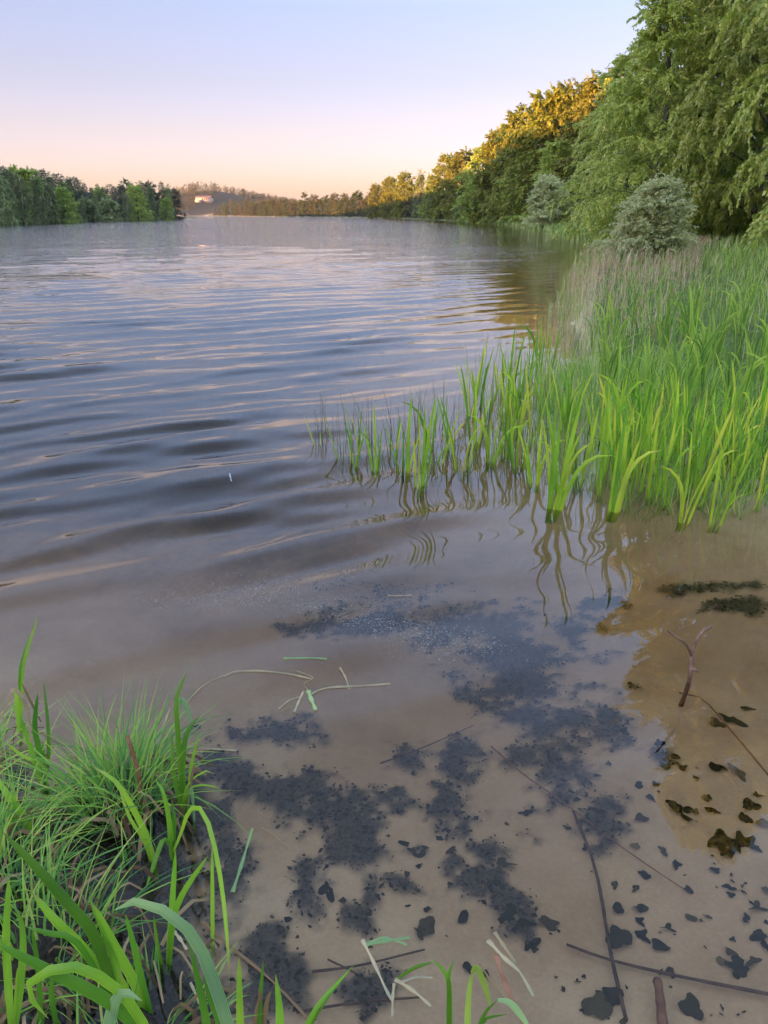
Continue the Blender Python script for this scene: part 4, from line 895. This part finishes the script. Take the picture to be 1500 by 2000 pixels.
sunk('longest thin sunken stick running down to the right through the weed', [(960, 1465), (1030, 1525), (1120, 1590), (1220, 1668), (1335, 1745)], .005, .003, 'redstick', .02)
sunk('sunken stick running down from the long one to the bottom edge', [(1120, 1590), (1158, 1690), (1180, 1800), (1190, 1860), (1222, 2000)], .006, .007)
sunk('sunken stick lying level across the bottom right corner', [(1105, 1850), (1180, 1878), (1300, 1908), (1510, 1950)], .006, .008)
sunk('stout reddish stub of a sunken branch at the bottom edge', [(1282, 1925), (1287, 1965), (1292, 2020)], .014, .017, 'redstick', .02)
sunk('dark branching stem among the weed above the middle', [(742, 1495), (830, 1462), (925, 1420)], .005, .003)
sunk('dim sunken twig left of the two leaved sprout', [(610, 1905), (700, 1893), (830, 1862)], .006, .004)
sunk('dim sunken twig crossing the bottom left of the shallows', [(580, 1985), (700, 1965), (820, 1955)], .006, .004)
sunk('thin sunken twig near the blue green leaf strip', [(640, 1880), (690, 1905), (740, 1940)], .004, .003)
sunk('faint pale sunken stem beside the dark weed', [(940, 1355), (980, 1375), (1020, 1400)], .004, .003, 'twig')

# ------------------------------------------------------------------ dead leaves on the lake bed
def dead_leaf(seed):
    r = np.random.default_rng(seed); n = 20; th = np.arange(n)*2*math.pi/n
    rad_ = 1+sum(r.normal()*a_*np.cos(k_*th+r.uniform(0, 6.28)) for k_, a_ in ((2, .20), (3, .17), (4, .12), (5, .10), (7, .06))); rad_ = rad_.clip(.35, 1.7); el = r.uniform(.45, .9)
    ring = np.stack([rad_*np.cos(th), el*rad_*np.sin(th), (.22*np.sin(2*th+r.uniform(0, 6))+.12*np.sin(3*th+r.uniform(0, 6)))*r.uniform(.4, 1.3)], 1)
    inn = ring*[.5, .5, .35]+[0, 0, .12]; V = np.concatenate([ring, inn, [[0, 0, .10]]])
    f = [(i, (i+1) % n, n+(i+1) % n, n+i) for i in range(n)]+[(n+i, n+(i+1) % n, n+(i+2) % n, 2*n) for i in range(0, n, 2)]
    return mesh_np('sunken_leaf', V, f, M['sunken'], True)
DL = [dead_leaf(i) for i in range(16)]
SPOTS = [(1208, 1835, 24), (1205, 1775, 12), (1258, 1710, 10), (1295, 1665, 9), (1255, 1830, 11), (1250, 1775, 12), (1305, 1815, 11), (1350, 1795, 10), (1440, 1890, 20), (1425, 1860, 10), (1410, 1880, 9), (1480, 1830, 14), (1495, 1850, 12), (1470, 1880, 12), (1350, 1970, 20), (1190, 1950, 22), (1165, 1970, 24), (1290, 1850, 14),
    (1070, 1805, 17), (1038, 1845, 14), (1005, 1800, 24), (832, 1815, 20), (820, 1825, 14), (905, 1795, 14), (722, 1755, 18), (640, 1745, 18), (1320, 1580, 14), (1340, 1600, 10), (1390, 1585, 12), (1440, 1510, 16), (1465, 1575, 14), (1455, 1600, 12), (1490, 1610, 12), (1460, 1575, 10), (1405, 1645, 22), (1440, 1650, 20), (1465, 1650, 14), (1420, 1668, 12), (1480, 1775, 14), (1310, 1480, 16), (1290, 1455, 12), (1330, 1500, 10), (1400, 1500, 14), (1270, 1560, 9),
    (1460, 1386, 12), (1430, 1410, 18), (1400, 1415, 14), (1220, 1430, 12), (1190, 1435, 12), (1120, 1560, 14), (1150, 1590, 12), (1180, 1600, 18), (985, 1690, 16), (945, 1665, 14), (960, 1730, 20), (930, 1735, 16), (900, 1690, 14), (880, 1665, 10), (820, 1665, 16), (790, 1650, 10), (1110, 1620, 9), (1030, 1590, 12), (1250, 1600, 12), (1300, 1500, 10), (1380, 1560, 9), (1345, 1740, 8), (1395, 1700, 9), (1425, 1735, 9), (1320, 1690, 8)]
for i in range(80):
    SPOTS.append((rng.uniform(1080, 1520), rng.uniform(1480, 2000), 2.5+7*rng.random()**2))
for i in range(30):
    SPOTS.append((rng.uniform(560, 1080), rng.uniform(1520, 1980), 3+7*rng.random()**2))
for i, (px, py, s) in enumerate(SPOTS):
    q = bed_at(px, py); d = np.linalg.norm(q-[0, 0, CAM_H]); sc = s/F*d
    o = link('sunken_leaf', DL[i % 16], None, q+[0, 0, .22*sc+.004]); o.rotation_euler = (random.uniform(-.25, .25), random.uniform(-.25, .25), random.random()*6.28); o.scale = (sc*1.0, sc*1.0, sc*.9)
    big = s >= 17
    tag(o, 'large dark leaf lying curled on the sandy lake bed' if big else ('dark sunken leaf in the olive patch of tree reflection' if px > 1240 and py < 1700 else 'small dark leaf scattered on the sandy lake bed'), 'leaf', 'large sunken leaves' if big else 'small sunken leaves')
# ------------------------------------------------------------------ pollen specks drifting on the surface
pc = []
for (cx, cy, a, b, sl, n) in [(330, 1165, 170, 22, -.05, 260), (480, 1150, 140, 40, -.12, 500), (620, 1185, 150, 36, .14, 650), (780, 1225, 150, 42, .26, 800), (900, 1250, 120, 36, .2, 420), (1020, 1100, 150, 20, .1, 160), (700, 1110, 190, 22, -.08, 180), (880, 1345, 30, 22, .6, 14)]:
    t_ = rng.normal(size=(n, 2))*.5; px = cx+t_[:, 0]*a; py = cy+t_[:, 1]*b+sl*(px-cx); pc += list(zip(px, py))
P = np.array([at(a, b) for a, b in pc]); P[:, 2] = wz(P[:, 0], P[:, 1])+.0015
s = rng.uniform(.0011, .0030, len(P))[:, None, None]; a = rng.random(len(P))*6.28; el = rng.uniform(.4, 1, len(P))
dx = np.stack([np.cos(a), np.sin(a), 0*a], 1)[:, None]; dy = np.stack([-np.sin(a)*el, np.cos(a)*el, 0*a], 1)[:, None]
sg = np.array([(-1, -1), (1, -1), (1, 1), (-1, 1)], float)
top = P[:, None]+s*(sg[None, :, :1]*dx+sg[None, :, 1:]*dy)
tag(link('pollen', mesh_np('pollen', top.reshape(-1, 3), np.arange(4*len(P)).reshape(-1, 4), M['pollen'])), 'pale pollen specks drifting in bands on the calm water', 'pollen', kind='stuff')
print('TRIS', sum(len(m_.loop_triangles) or sum(len(p_.vertices)-2 for p_ in m_.polygons) if len(m_.polygons) < 1000 else len(m_.polygons)*2 for m_ in bpy.data.meshes))

# ------------------------------------------------------------------ thin evening haze
m, t_ = newmat('evening_haze'); M['haze'] = m
pv = N(t_, 'ShaderNodeVolumePrincipled'); pv.inputs['Color'].default_value = (.86, .86, .92, 1); pv.inputs['Density'].default_value = .00008; pv.inputs['Anisotropy'].default_value = .2
o = N(t_, 'ShaderNodeOutputMaterial'); t_.links.new(pv.outputs[0], o.inputs['Volume'])
A = Acc(); A.add(*box_geo(-3600, 3600, -3600, 3600, -12, 62)); tag(link('haze', A.mesh('haze', m)), 'thin evening haze over the lake', 'haze', kind='stuff')
